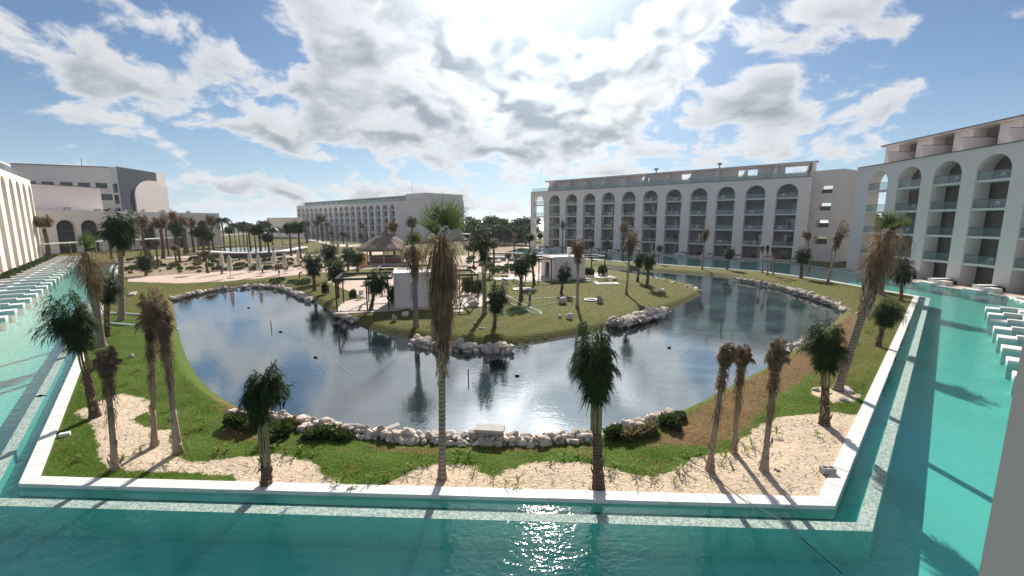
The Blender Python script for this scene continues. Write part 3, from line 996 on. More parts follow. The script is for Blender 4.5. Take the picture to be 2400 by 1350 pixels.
# --- stair tower beside it
ft = Vector((0.5, -0.866))
T = empty('stair_tower', (61.6, 91.0, 0), math.atan2(ft.y, ft.x), 'pinkish stair tower with four open windows beside the long hotel block', 'tower')
mb = MB()
facade(mb, 0, 6.0, 18.4, [(2.2, 4.6, z, z + 1.5, False) for z in (3.6, 7.0, 10.4, 13.8)], 0.5, 2)
mb.add([(0, 0, 0), (0, 0, 18.4), (0, 6.5, 18.4), (0, 6.5, 0)], [(0, 1, 2, 3)])
mb.add([(6, 0, 0), (6, 6.5, 0), (6, 6.5, 18.4), (6, 0, 18.4)], [(0, 1, 2, 3)])
mb.add([(0, 0, 18.4), (6, 0, 18.4), (6, 6.5, 18.4), (0, 6.5, 18.4)], [(0, 1, 2, 3)])
mb.build('tower_wall', M['stucco_pink'], T)
for z in (3.6, 7.0, 10.4, 13.8):
    MB().box(2.0, 1.6, z - 1.2, 4.2, 1.9, z + .9).build('stair_flight', M['stucco_recess_shade'], T)
    MB().box(0.25, 5.9, z - 1.5, 5.7, 6.2, z + .9).build('landing_wall', M['stucco_recess_shade'], T)

# --- near right block
C_, angC = arcade('hotel_block', 'white hotel block with wide arches and glass balconies standing nearest on the right', 'building', (58.6, 74.5), (-0.06, -0.998), 9, 5.85, 4.0, 4.7, 56.0, H=17.1, apex=16.1, depth=1.9, open_first=True)
yb = 4.6
MB().box(1.6, yb, 17.1, 56, yb + .3, 20.2).build('terrace_wall', M['stucco_recess_shade'], C_)
for i in range(9):
    x = 1.6 + 5.85 * i
    MB().box(x, 2.9, 17.1, x + 2.6, yb - .002, 20.197).build('terrace_room', M['stucco'], C_)
    MB().box(x + 3.6, .6, 17.1, x + 3.9, yb - .002, 18.9).build('terrace_partition', M['stucco'], C_)
    MB().box(x + 3.58, .58, 18.902, x + 3.92, yb - .004, 18.96).build('partition_cap', M['dark_cap'], C_)
MB().box(1.4, 2.3, 20.2, 56.2, 5.4, 20.38).build('roof_slab', M['stucco'], C_)
MB().box(1.3, 2.22, 20.382, 56.3, 5.5, 20.50).build('roof_cap', M['dark_cap'], C_)

# --- far block in the middle
uD = (Vector((-36.7, 180.0)) - Vector((-134.0, 270.0))); LD = uD.length; uD.normalize()
D_, angD = arcade('hotel_block', 'distant hotel block with eighteen small arches beyond the palapa', 'building', (-134.0, 270.0), uD, 18, 6.2, 4.0, 3.2, LD, H=17.3, apex=15.8, depth=1.5, body=22, rich=False, handrail=False)
for i in range(19):
    x = 1.0 + 6.2 * i
    MB().box(x, 0.4, 17.31, x + 5.9, 0.44, 18.5).build('roof_railing', M['rail_glass'], D_)
    MB().box(x + .2, 3.0, 19.3, x + 6.2, 9.0, 19.7).build('terrace_roof', M['stucco'], D_)
    MB().box(x + .2, 4.5, 17.3, x + .5, 9.0, 19.3).build('terrace_partition', M['stucco'], D_)
    MB().box(x + .5, 5.2, 17.3, x + 6.3, 5.4, 19.3).build('terrace_glass', M['rail_glass'], D_)
MB().box(LD - 14, 1.0, 17.31, LD - .01, 21.5, 20.0).build('stair_head', M['stucco'], D_)
MB().tube([(LD - 12, 3, 20), (LD - 12, 3, 25.5)], .06, 6).build('antenna', M['grey_metal'], D_)

# --- left block seen edge on
uA = (Vector((-108.6, 98.7)) - Vector((-80.3, 66.5))).normalized()
pA = Vector((-108.6, 98.7)) - uA * 60
A_, angA = arcade('hotel_block', 'sunlit cream hotel block with slender arches at the left edge', 'building', pA, uA, 9, 6.6, 3.7, 4.6, 60.0, H=17.4, apex=16.2, depth=2.2, wall='stucco_cream', rich=False, inset=1.5)
roof_rail(A_, 0.3, 59.7, 3.3, 17.49)
MB().box(0, 3.5, 17.42, 60, 4.0, 20.2).build('terrace_wall', M['stucco'], A_)
MB().box(-.1, 2.6, 20.2, 60.1, 4.6, 20.4).build('roof_slab', M['white_edge'], A_)

# --- arcade hall and tower on the left
def square_windows(root, xs, zs, w, h, y=-0.04):
    src = None
    for x in xs:
        for z in zs:
            if src is None:
                f = MB()
                f.box(-w / 2, 0, -.08, w / 2, .12, 0).box(-w / 2, 0, h, w / 2, .12, h + .08).box(-w / 2 - .08, 0, -.08, -w / 2, .12, h + .08).box(w / 2, 0, -.08, w / 2 + .08, .12, h + .08)
                f.box(-.03, 0.002, 0.001, .03, .1, h - .001)
                src = f.build('window', M['dark_cap'], root)
                src2 = MB().box(-w / 2 + .001, .05, .001, w / 2 - .001, .08, h - .001).build('pane', M['door_glass'], src)
                o = src
            else:
                o = inst('window', src, root); inst('pane', src2, o)
            o.location = (x, y, z)

pE0, pE1 = Vector((-121.0, 101.0)), Vector((-101.5, 150.0))
uE = (pE1 - pE0); LE = uE.length; uE.normalize()
E_ = empty('arcade_hall', (pE0.x, pE0.y, 0), math.atan2(uE.y, uE.x), 'low white hall with a row of dark arches below the tower', 'building')
mb = MB()
def along(u):            # place along the hall front of an arch surveyed at column u
    d = ray(u, 545)
    k = d.x / d.y
    return (k * pE0.y - pE0.x) / (uE.x - k * uE.y)
ac = [along(u) for u in (157, 213, 286, 350, 386, 420, 446, 478)]
holes = [(c - 1.9, c + 1.9, 0.02, 8.6, True) for c in ac if 2.2 < c < LE - 2.2]
ok = []
for h in sorted(holes):
    if not ok or h[0] > ok[-1][1] + .4: ok.append(h)
facade(mb, -8, LE, 11.0, ok, 1.2)
mb.add([(-8, 0, 11), (LE, 0, 11), (LE, 14, 11), (-8, 14, 11)], [(0, 1, 2, 3)])
mb.add([(LE, 0, 0), (LE, 14, 0), (LE, 14, 11), (LE, 0, 11)], [(0, 1, 2, 3)])
mb.build('hall_wall', M['stucco'], E_)
for h in ok:
    MB().box(h[0] - .05, 1.1, 0, h[1] + .05, 1.15, 8.7).build('arch_glass', M['door_glass'], E_)
    for z in (2.9, 5.6):
        MB().box(h[0] - .05, 1.02, z, h[1] + .05, 1.098, z + .12).build('mullion', M['dark_cap'], E_)
MB().box(4, 3.5, 11.0, 4.6, 4.1, 12.2).box(14, 3, 11, 15.2, 4, 12).build('roof_plant', M['grey_metal'], E_)
for x in (20, 23.5, 27, 31, 36, 44):
    MB().box(x, 2, 11.003, x + random.uniform(.6, 1.6), 3.2, 11.0 + random.uniform(.5, 1.2)).build('roof_plant', M['grey_metal'], E_)
# blank auditorium wall in front of the tower
W0, W1 = P(60, 500, 112), P(243, 500, 128)
Wb = empty('auditorium_block', (W0.x, W0.y, 0), math.atan2(W1.y - W0.y, W1.x - W0.x), 'plain windowless white block behind the arcade hall', 'building')
lw = (W1 - W0).xy.length
mb = MB()
ztl, ztr = P(75, 429, 112).z, P(237, 441, 128).z
mb.add([(-6, 0, 0), (lw, 0, 0), (lw, 0, ztr), (-6, 0, ztl), (-6, 18, 0), (lw, 18, 0), (lw, 18, ztr), (-6, 18, ztl)],
       [(0, 1, 2, 3), (1, 5, 6, 2), (3, 2, 6, 7), (4, 0, 3, 7), (5, 4, 7, 6)])
mb.build('block_wall', M['stucco'], Wb)
MB().bar((-6, -.05, ztl + .08), (lw + .05, -.05, ztr + .08), .5, .16).build('parapet_cap', M['dark_cap'], Wb)
# tower slab: front with windows, chamfered corner, dark end wall with a big pale arch
YT = 165.0
t0, t1, t2, t3 = P(45, 500, 150), P(272, 500, 160), P(287, 500, 157), P(396, 500, 182)
ztop = P(287, 390, 157).z
Tw = empty('tower_block', (t1.x, t1.y, 0), 0, 'tall white block with a navy end wall and a pale arch', 'building')
def loc(p): return Vector((p.x - t1.x, p.y - t1.y, 0))
a0, a1, a2, a3 = loc(t0), loc(t1), loc(t2), loc(t3)
def wallquad(name, p, q, z0, z1, mat, root, back=0.0):
    d = (q - p).normalized(); n = Vector((d.y, -d.x, 0)) * back
    mb = MB()
    mb.add([p + n + Vector((0, 0, z0)), q + n + Vector((0, 0, z0)), q + n + Vector((0, 0, z1)), p + n + Vector((0, 0, z1))], [(0, 1, 2, 3)])
    return mb.build(name, mat, root)
core = MB()
inner = [a0, a1, a2, a3, a3 + Vector((-30, 25, 0)), a0 + Vector((0, 30, 0))]
core.poly([(p.x, p.y) for p in inner], 0, ztop)
core.build('tower_wall', M['stucco'], Tw)
wallquad('navy_panel', a2 + (a3 - a2) * .002, a2 + (a3 - a2) * .80, 0, ztop + .02, M['stucco_navy'], Tw, .05)
dd = (a3 - a2); Ld = dd.length; dd.normalize(); nn = Vector((dd.y, -dd.x, 0))
sh = MB()
zsp = ztop - 9.5
prof = [(Ld * .27, 0)] + [(Ld * .27 + Ld * .40 * (1 - math.cos(t)), zsp + 6.0 * math.sin(t)) for t in [math.pi / 2 * k / 12 for k in range(13)]] + [(Ld * .80, zsp + 6.0), (Ld * .803, ztop - 4.6), (Ld + .02, ztop - 5.2), (Ld + .02, 0)]
m_ = len(prof)
vs = [a2 + dd * x + nn * o + Vector((0, 0, z)) for o in (.06, .5) for x, z in prof]
sh.add(vs, [tuple(range(m_, 2 * m_))] + [(k, (k + 1) % m_, m_ + (k + 1) % m_, m_ + k) for k in range(m_)])
sh.build('arch_panel', M['stucco_pink'], Tw)
MB().bar(a0 + Vector((0, -.1, ztop + .1)), a1 + Vector((.1, -.1, ztop + .1)), .6, .22).build('parapet_cap', M['dark_cap'], Tw)
fw = empty('front_windows', (0, 0, 0)); fw.parent = Tw
fd = (a1 - a0); fl = fd.length; fd.normalize()
fw.location = a0; fw.rotation_euler = (0, 0, math.atan2(fd.y, fd.x))
fw.name = 'window_row'
square_windows(fw, [fl * k for k in (.15, .33, .52, .70, .885)], [ztop - 7.4], 3.1, 1.7, -.1)
square_windows(fw, [fl * .90], [ztop - 11.6, ztop - 17.0], 4.4, 2.0, -.1)
cw = empty('window_column', (0, 0, 0)); cw.parent = Tw
cd = (a2 - a1); cw.location = a1; cw.rotation_euler = (0, 0, math.atan2(cd.y, cd.x))
square_windows(cw, [cd.length * .5], [ztop - 9.0, ztop - 13.0, ztop - 17.5], cd.length * .6, 3.0, -.1)
MB().tube([a0 * .35 + a1 * .65 + Vector((0, 2, ztop)), a0 * .35 + a1 * .65 + Vector((.3, 2, ztop + 3.2))], .12, 6).build('antenna', M['grey_metal'], Tw)

# --- small far pavilion left of the far block
V0, V1 = P(628, 540, 235), P(712, 540, 215)
Vv = empty('beach_pavilion', (V0.x, V0.y, 0), math.atan2(V1.y - V0.y, V1.x - V0.x), 'small flat roofed pavilion left of the distant hotel block', 'building')
lv = (V1 - V0).xy.length; hv = P(628, 512, 235).z
mb = MB(); facade(mb, 0, lv, hv, [(lv * .2, lv * .55, 2.0, hv * .55, False)], .8, 2)
mb.add([(0, 0, hv), (lv, 0, hv), (lv, 10, hv), (0, 10, hv)], [(0, 1, 2, 3)])
mb.build('pavilion_wall', M['stucco'], Vv)
MB().box(lv * .19, .7, 1.9, lv * .56, .75, hv * .56).build('window', M['door_glass'], Vv)
MB().box(-.2, -.2, hv, lv + .2, 10.2, hv + .35).build('roof_cap', M['white_edge'], Vv)

# --- thin white covered walks
def canopy(pts, label, w=2.4, postgap=6.0, hgt=3.2):
    root = empty('covered_walk', (pts[0][0], pts[0][1], 0), 0, label, 'canopy')
    o0 = Vector((pts[0][0], pts[0][1], 0))
    mb = MB()
    for a, b in zip(pts[:-1], pts[1:]):
        a, b = Vector((*a, 0)) - o0, Vector((*b, 0)) - o0
        mb.bar(a + Vector((0, 0, hgt)), b + Vector((0, 0, hgt)), w, .22)
        L = (b - a).length
        for k in range(int(L / postgap) + 1):
            p = a + (b - a) * (k * postgap / L)
            MB().bar(p, p + Vector((0, 0, hgt - .115)), .14).build('post', M['grey_metal'], root)
    mb.build('canopy_roof', M['white_edge'], root)
def cz(u, v, z=3.2):
    q = G(u, v, z); return (q.x, q.y)
canopy([cz(96, 572), cz(270, 564), cz(520, 551), cz(640, 545)], 'long thin white covered walk in front of the arcade hall')
canopy([cz(1085, 548), cz(1160, 551), cz(1245, 553)], 'white covered walk below the far trees beside the long block')
canopy([cz(1952, 578), cz(1994, 580)], 'short white covered walk between the stair tower and the near block')

# --- terraces in front of the blocks
MB_ = MB()
# strips of paving between block and pool
def terrace(name, a, b, d0, d1, z, label):
    t = (b - a).normalized(); n = Vector((t.y, -t.x))
    q = [a + n * d0, b + n * d0, b + n * d1, a + n * d1]
    mb = MB(); mb.poly([(p.x, p.y) for p in q], -1.0, z)
    return tag(mb.build(name, M['paving_slab']), label, kind='structure')
Bp0, Bp1 = Vector((5.9, 136.4)), Vector((60.9, 89.0))
terrace('terrace_paving', Bp0, Bp1, -0.4, 5.0, 0.14, 'paved terrace along the long hotel block')
Cp0 = Vector((58.6, 74.5)); Cp1 = Cp0 + Vector((-0.06, -.998)) * 40
terrace('terrace_paving', Cp0, Cp1, -0.4, 2.6, 0.14, 'paved terrace along the near hotel block')
Ap0, Ap1 = pA - uA * 45, Vector((-108.6, 98.7))
terrace('terrace_paving', Ap0, Ap1, -0.4, 2.9, 0.13, 'paved terrace along the cream hotel block')

def shrub_mesh(name, mat, n, r, h, leaf, seed, up=0.6):
    rnd = random.Random(seed); mb = MB()
    for i in range(n):
        a = rnd.uniform(0, 6.283); q = math.sqrt(rnd.random()) * r; z = rnd.random() ** .7 * h * (1 - .5 * (q / r) ** 2)
        p = Vector((q * math.cos(a), q * math.sin(a), z))
        d = Vector((math.cos(a) + rnd.uniform(-.8, .8), math.sin(a) + rnd.uniform(-.8, .8), up + rnd.uniform(-.4, .9))).normalized()
        s = d.cross(Vector((rnd.uniform(-1, 1), rnd.uniform(-1, 1), 1))).normalized()
        l = leaf * rnd.uniform(.6, 1.3); w = l * .28
        mb.add([p - s * w * .3, p + d * l * .5 - s * w, p + d * l, p + d * l * .5 + s * w], [(0, 1, 2, 3)])
    me = bpy.data.meshes.new(name)
    me.from_pydata([tuple(v) for v in mb.v], [], mb.f); me.materials.append(mat); me.update()
    return me
SHRUB = [shrub_mesh('shrub', M['shrub'], 220, .6, .8, .32, s) for s in range(3)]
SHRUB_DRY = [shrub_mesh('shrub_dry', M['shrub_dry'], 240, .6, .6, .4, 9 + s, 1.2) for s in range(2)]

def divider(base, ang, ln, label, plant=True, grp=None, w=.45, h=.55, scale=1.0):
    """low white terrace wall running out to the pool, with a return and a step"""
    root = empty('terrace_divider', (base.x, base.y, 0.1), ang, label, 'planter wall', grp)
    MB().box(0, -w / 2, -1.05, ln, w / 2, h).build('low_wall', M['white_edge'], root)
    MB().box(ln * .55, w / 2 + .003, -1.05, ln * .55 + w, w / 2 + 1.5, h * .8).build('return_wall', M['white_edge'], root)
    MB().box(ln + .003, -w / 2 - .1, -1.05, ln + .9, w / 2 + .6, h * .35).build('pool_step', M['white_edge'], root)
    if plant:
        for k in range(2):
            inst('hedge_plant', random.choice(SHRUB), root, (0.4 + k * .9, .7, .0), (0, 0, random.uniform(0, 6)), (.8,) * 3)
    return root
nA = Vector((uA.y, -uA.x))
TA, TR, TB, TC = [], [], [], []
for k in range(24):
    b = pA + uA * (55 - k * 3.9) + nA * 1.0
    TA.append(divider(b, math.atan2(nA.y, nA.x), 5.6, 'white terrace wall stepping into the pool before the cream block', plant=k < 14, h=.26, grp='terrace walls before the cream block'))
nB = Vector((uB.y, -uB.x))
for k in range(12):
    b = Bp0 + uB * (6.0 + 5.95 * k) + nB * .4
    TB.append(divider(b, math.atan2(nB.y, nB.x), 3.6, 'low white planter wall beside an arch of the long block', grp='planter walls before the long block', h=.7))
nC = Vector((-1, .06))
for k in range(5):
    b = Cp0 + Vector((-.06, -.998)) * (7.6 + 5.85 * k) + nC * .4
    TC.append(divider(b, math.atan2(nC.y, nC.x), 2.2, 'pinkish low planter wall with shrubs before the near block', grp='planter walls before the near block', h=.75, w=.9))
# right-hand pool terraces, running down towards the camera
rt = (R2 - FR).normalized(); rn = Vector((rt.y, -rt.x))
for k in range(9):
    b = FR + rt * (45.5 - k * 3.6) + rn * 9.0
    TR.append(divider(b, math.atan2(-rn.y, -rn.x), 3.4, 'white terrace wall stepping down into the right arm of the pool', grp='terrace walls along the right arm of the pool', h=.22))
a, b = FR + rn * 8.4, R2 + rn * 8.4
q = [a, b, b + rn * 9, a + rn * 9]
tag(MB().poly([(p.x, p.y) for p in q], -1.0, 0.125).build('terrace_paving', M['paving_slab']), 'paved terrace beside the right arm of the pool', kind='structure')

# balcony side wall at the right edge of the view
mb = MB(); mb.poly([(0, 0), (0.02, -.12), (1.2, -.35), (1.5, .1), (0.18, .1)], -0.9, 17.0)
tag(mb.build('balcony_pier', M['stucco_shade_side'], loc=(1.236, 1.0, 0)), 'white balcony wall with grey brown shade in its colour cut off by the right edge of the photo', 'wall')

number_from_left(TA, 'white terrace wall before the cream block, # from the left')
number_from_left(TB, 'low white planter wall before the long block, # from the left')
number_from_left(TC, 'pinkish planter wall with shrubs before the near block, # from the left')
number_from_left(TR, 'white terrace wall beside the right pool arm, # from its far end')
# ------------------------------------------------------------------ palms
def strip(mb, pts, widths, side):
    b = len(mb.v)
    n = len(pts)
    for i in range(n):
        w = widths[i]
        if i == n - 1:
            mb.v.append(pts[i])
        else:
            mb.v.append(pts[i] - side * w); mb.v.append(pts[i] + side * w)
    for i in range(n - 2):
        mb.f.append((b + 2 * i, b + 2 * i + 1, b + 2 * i + 3, b + 2 * i + 2))
    mb.f.append((b + 2 * (n - 2), b + 2 * (n - 2) + 1, b + 2 * (n - 1)))

def rv(rnd, s=1.0):
    return Vector((rnd.uniform(-s, s), rnd.uniform(-s, s), rnd.uniform(-s, s)))

def curve(base, top, bend, n):
    """points from base to top with a sideways bow"""
    base, top, bend = Vector(base), Vector(top), Vector(bend)
    return [base.lerp(top, t) + bend * (4 * t * (1 - t)) for t in [k / n for k in range(n + 1)]]

def trunk_mesh(parent, pts, r0, r1, mat, rings=True, sides=10, flare=1.5, name='trunk', seed=0):
    rnd = random.Random(seed)
    fine = []
    m = len(pts) - 1
    L = sum((pts[i + 1] - pts[i]).length for i in range(m))
    steps = max(4, int(L / (0.11 if rings else 0.5)))
    rad = []
    for k in range(steps + 1):
        t = k / steps
        x = t * m; i = min(int(x), m - 1)
        fine.append(pts[i].lerp(pts[i + 1], x - i))
        r = r0 + (r1 - r0) * t
        r *= 1 + (flare - 1) * math.exp(-t * L / 0.35)
        if rings:
            r *= 1 + (0.04 if k % 2 else -0.02) + rnd.uniform(-.035, .035)
        rad.append(r)
    mb = MB().tube(fine, rad, sides)
    return mb.build(name, M[mat], parent, True)

def leaflet(mb, rnd, p, d, l, w, droop):
    d = d.normalized()
    s = d.cross(Vector((0, 0, 1)))
    s = (s.normalized() if s.length > 1e-3 else Vector((1, 0, 0))) * .8 + rv(rnd, .5)
    s = s.normalized()
    p1 = p + d * l * .5 - Vector((0, 0, droop * l * .22))
    p2 = p1 + (d * .5 - Vector((0, 0, droop))).normalized() * l * .55
    strip(mb, [p, p1, p2], [w * .6, w, 0], s)

def tied_crown(parent, head, axis, stalk_h, crown_h, crown_r, mat, stalkmat, seed, nf=15, nl=26, droop=.9, sway=(0, 0, 0), leaf=.42, stalk_r=.16, w=.016, open_=1.0, lean_leaf=None):
    """fronds tied into a bundle above the trunk, spreading into a drooping mop"""
    rnd = random.Random(seed)
    head, axis = Vector(head), Vector(axis).normalized()
    sway = Vector(sway)
    xs = axis.orthogonal().normalized(); ys = axis.cross(xs)
    st, lf = MB(), MB()
    for i in range(nf):
        a = 2.4 * i + rnd.uniform(-.3, .3)
        o = xs * math.cos(a) + ys * math.sin(a)
        k = (i + .5) / nf
        spread = crown_r * (.25 + .75 * k) * open_
        top = crown_h * (1.02 - .42 * k * k) * rnd.uniform(.86, 1.06)
        neck = head + axis * stalk_h + o * stalk_r * rnd.uniform(.3, .8)
        base = head + o * stalk_r * rnd.uniform(.7, 1.05)
        pts = []
        for t in [0, .35, .7, 1.0]:
            pts.append(base.lerp(neck, t) + o * stalk_r * .25 * math.sin(t * 3.14))
        m = 7
        for j in range(1, m + 1):
            t = j / m
            up = top * (t - .52 * t ** 2.6 * (.15 + 1.2 * k))
            pts.append(neck + axis * up + o * spread * (.15 * t + .75 * t ** 2.2) + sway * t * t)
        rads = [.026, .022, .020, .018] + [.016 * (1 - j / (m + 1.5)) for j in range(1, m + 1)]
        st.tube(pts, rads, 4, False)
        seg = pts[2:]
        for j in range(nl):
            t = (j + rnd.random()) / nl
            x = t * (len(seg) - 1); q = min(int(x), len(seg) - 2)
            p = seg[q].lerp(seg[q + 1], x - q)
            tang = (seg[q + 1] - seg[q]).normalized()
            for sg in (-1, 1):
                sd_ = tang.cross(o).normalized() * sg
                d = sd_ * rnd.uniform(.35, 1.0) + o * rnd.uniform(.1, .8) + tang * rnd.uniform(.1, .6) + rv(rnd, .25) + sway * .25
                if lean_leaf is not None: d = d + Vector(lean_leaf)
                l = leaf * rnd.uniform(.65, 1.25) * (1.0 - .35 * abs(t - .45))
                leaflet(lf, rnd, p, d, l, w * rnd.uniform(.7, 1.3), droop * rnd.uniform(.5, 1.3))
    st.build('frond_stalk', M[stalkmat], parent, True)
    return lf.build('crown', M[mat], parent)

def fan_leaf(parent, base, d, petiole, radius, mat, seed, spread=2.2, blades=22, fold=.25, name='fan_leaf'):
    rnd = random.Random(seed)
    d = Vector(d).normalized()
    s = d.cross(Vector((0.3, 1, .2))).normalized()
    nrm = s.cross(d).normalized()
    mb = MB()
    hub = Vector(base) + d * petiole
    mb.tube([base, Vector(base).lerp(hub, .5) , hub], [.016, .012, .010], 5)
    for i in range(blades):
        a = (i / (blades - 1) - .5) * spread
        dir_ = (d * math.cos(a) + s * math.sin(a) + nrm * fold * math.cos(a * 1.2)).normalized()
        side = (s * math.cos(a) - d * math.sin(a)).normalized()
        l = radius * (1 - .16 * abs(a)) * rnd.uniform(.93, 1.05)
        w = radius * .50 * spread / blades * .50
        zig = nrm * (.02 if i % 2 else -.02)
        p0 = hub + dir_ * .05
        p1 = hub + dir_ * l * .46 + zig
        p2 = hub + dir_ * l * .74 + zig * .5 + rv(rnd, .02)
        p3 = hub + dir_ * l - Vector((0, 0, .08 * l * rnd.uniform(.2, 1.4)))
        strip(mb, [p0, p1, p2, p3], [.006, w, w * .55, 0], side)
    return mb.build(name, M[mat], parent)

def skirt(parent, pts_top, pts_bot, r_top, n, seed, mat='frond_dry', ln=1.0, name='dead_leaf_skirt', wid=.014):
    """hanging brown thatch of dead leaves round the upper trunk"""
    rnd = random.Random(seed); mb = MB()
    top, bot = Vector(pts_top), Vector(pts_bot)
    H = (top - bot).length
    for i in range(n):
        t = rnd.random() ** .8
        p = top.lerp(bot, t)
        a = rnd.uniform(0, 6.283)
        o = Vector((math.cos(a), math.sin(a), 0))
        out = r_top * (1 - t) ** 1.1 * rnd.uniform(.35, 1.1) + .02
        if rnd.random() < .14: out *= rnd.uniform(1.2, 1.7)
        l = ln * rnd.uniform(.5, 1.3) * (1 - .35 * t)
        b0 = p + o * .10
        b1 = p + o * (.10 + out * .7) + Vector((0, 0, rnd.uniform(-.05, .22) * (1 - t)))
        b2 = b1 + o * out * .55 + Vector((0, 0, -l * .45)) + rv(rnd, .08)
        b3 = b2 + o * rnd.uniform(-.25, .15) * out + Vector((0, 0, -l * .55)) + rv(rnd, .10)
        side = Vector((-o.y, o.x, 0)) + rv(rnd, .5)
        strip(mb, [b0, b1, b2, b3], [wid, wid * 1.2, wid * .9, 0], side.normalized())
    return mb.build(name, M[mat], parent)

def boots(parent, pts, r, n, seed, mat='stalk_dry', ln=.45):
    """cut leaf bases clasping the trunk"""
    rnd = random.Random(seed); mb = MB()
    m = len(pts) - 1
    for i in range(n):
        t = rnd.random(); x = t * m; q = min(int(x), m - 1)
        p = pts[q].lerp(pts[q + 1], x - q)
        a = rnd.uniform(0, 6.283); o = Vector((math.cos(a), math.sin(a), 0)); s = Vector((-o.y, o.x, 0))
        l = ln * rnd.uniform(.6, 1.4); w = rnd.uniform(.03, .07)
        b = p + o * r * .9
        tip = b + o * rnd.uniform(.02, .14) + Vector((0, 0, l * rnd.choice([1, 1, -.8]))) + s * rnd.uniform(-.15, .15)
        mid = b.lerp(tip, .5) + o * .05
        mb.add([b - s * w, b + s * w, mid + s * w * .8, mid - s * w * .8, tip + s * w * .2, tip - s * w * .2], [(0, 1, 2, 3), (3, 2, 4, 5)])
    return mb.build('leaf_base', M[mat], parent)

PALMS = 'palms of the garden'
def tied_palm(label, base, vt, vn, vc, ut=None, un=None, width=100, dry=False, seed=1, nf=None, nl=None, droop=.9, sway_px=0, r=None, leaf=None, trunk='trunk_dark', gz=0.05, open_=1.0, w=None, lean_leaf=None):
    """base pixel; vt = head of the trunk, vn = where the bundle opens, vc = top of the crown (rows of the survey photo)"""
    b = G(*base, gz)
    Y = b.y
    un = un if un is not None else base[0]
    ut = ut if ut is not None else un
    k = Y / FPX
    hd = P(base[0] + (un - base[0]) * (base[1] - vt) / max(1, base[1] - vn), vt, Y) - b
    nk = P(un, vn, Y) - b
    tp = P(ut, vc, Y) - b
    root = empty('palm_tree', b, 0, label, 'palm', PALMS)
    r = r or (.15 if not dry else .13)
    pts = curve((0, 0, -.05), hd, (0, 0, 0), 4)
    tk = trunk_mesh(root, pts, r * (.85 if dry else 1), r * (.58 if dry else .8), trunk if not dry else 'stalk_dry', not dry, 10, 1.45 if dry else 1.35, seed=seed)
    boots(tk, pts, r * (.62 if dry else .9), 10 if dry else 26, seed, 'stalk_dry' if dry else 'stalk', .3)
    ax = (nk - hd)
    sh = ax.length
    ch = max(.3, (tp - nk).length * .98)
    cr = width * k / 2
    big = Y < 30
    tied_crown(root, hd, ax, sh, ch, cr, 'frond_dry' if dry else 'frond_green', 'stalk_dry' if dry else 'stalk', seed,
               nf or (20 if big else 15), nl or (60 if big else 30), droop, ((ut - un) * k * .6 + sway_px * k, 0, 0), leaf or max(.24, cr * (.8 if not dry else .6) * (1 if big else 1.15)), r * (.95 if not dry else .5),
               w or (.015 if big else .038), open_, lean_leaf)
    if dry:
        # the stalk bundle itself is clothed in dead leaves
        skirt(root, hd + ax, hd + ax * .35, r * .55, 130 if big else 50, seed + 3, 'frond_dry', .55, wid=.010 if big else .02)
    return root

def fan_palm(label, base, vs, vh, vc, uh=None, us=None, width=120, seed=1, nfan=9, r=.19, fan='fan_green', gz=0.05, nskirt=700, skirt_w=1.0, bend=0):
    """base; vs = foot of the dead-leaf skirt, vh = heart of the crown, vc = tip of the topmost leaf"""
    b = G(*base, gz); Y = b.y; k = Y / FPX
    uh = uh if uh is not None else base[0]
    us = us if us is not None else base[0] + (uh - base[0]) * (base[1] - vs) / (base[1] - vh)
    root = empty('palm_tree', b, 0, label, 'palm', PALMS)
    hs = P(us, vs, Y) - b
    hh = P(uh, vh, Y) - b
    tip = P(uh, vc, Y) - b
    pts = [Vector((0, 0, -.05)), hs * .5 + Vector((bend * k, 0, 0)), hs, hh]
    pts = curve((0, 0, -.05), hs, (bend * k, 0, 0), 6) + [hh]
    trunk_mesh(root, pts, r, r * .88, 'trunk', True, 14, 1.6, seed=seed)
    big = Y < 30
    boots(root, [hs - (hs.normalized() * .9), hs, hs.lerp(hh, .5)], r * 1.05, 120 if big else 40, seed, ln=.5)
    skirt(root, hh, hs, width * k * .5 * skirt_w, nskirt, seed, ln=1.15 * (hh - hs).length / 2.6, wid=.014 if big else .026)
    rnd = random.Random(seed)
    R_ = (tip - hh).length
    for i in range(nfan):
        a = 2.4 * i + rnd.uniform(-.3, .3)
        lift = [3.2, 1.5, 3.2, 2.6, 4.4, 1.0, .6, .4, .25, .2][min(i, 9)]
        if i == 1: a = 3.0
        if i == 2: a = .2
        d = Vector((math.cos(a), math.sin(a) * .9, lift))
        if i == 0: d = Vector((.03, -.08, 1))
        fan_leaf(root, hh + Vector((0, 0, -.15)), d, R_ * (.24 if i == 0 else .30), R_ * (.84 if i == 0 else rnd.uniform(.52, .70)), fan if i < 6 else 'frond_olive', seed * 31 + i,
                 1.05 if i == 0 else rnd.uniform(1.1, 1.6), 26 if i == 0 else 20)
    return root

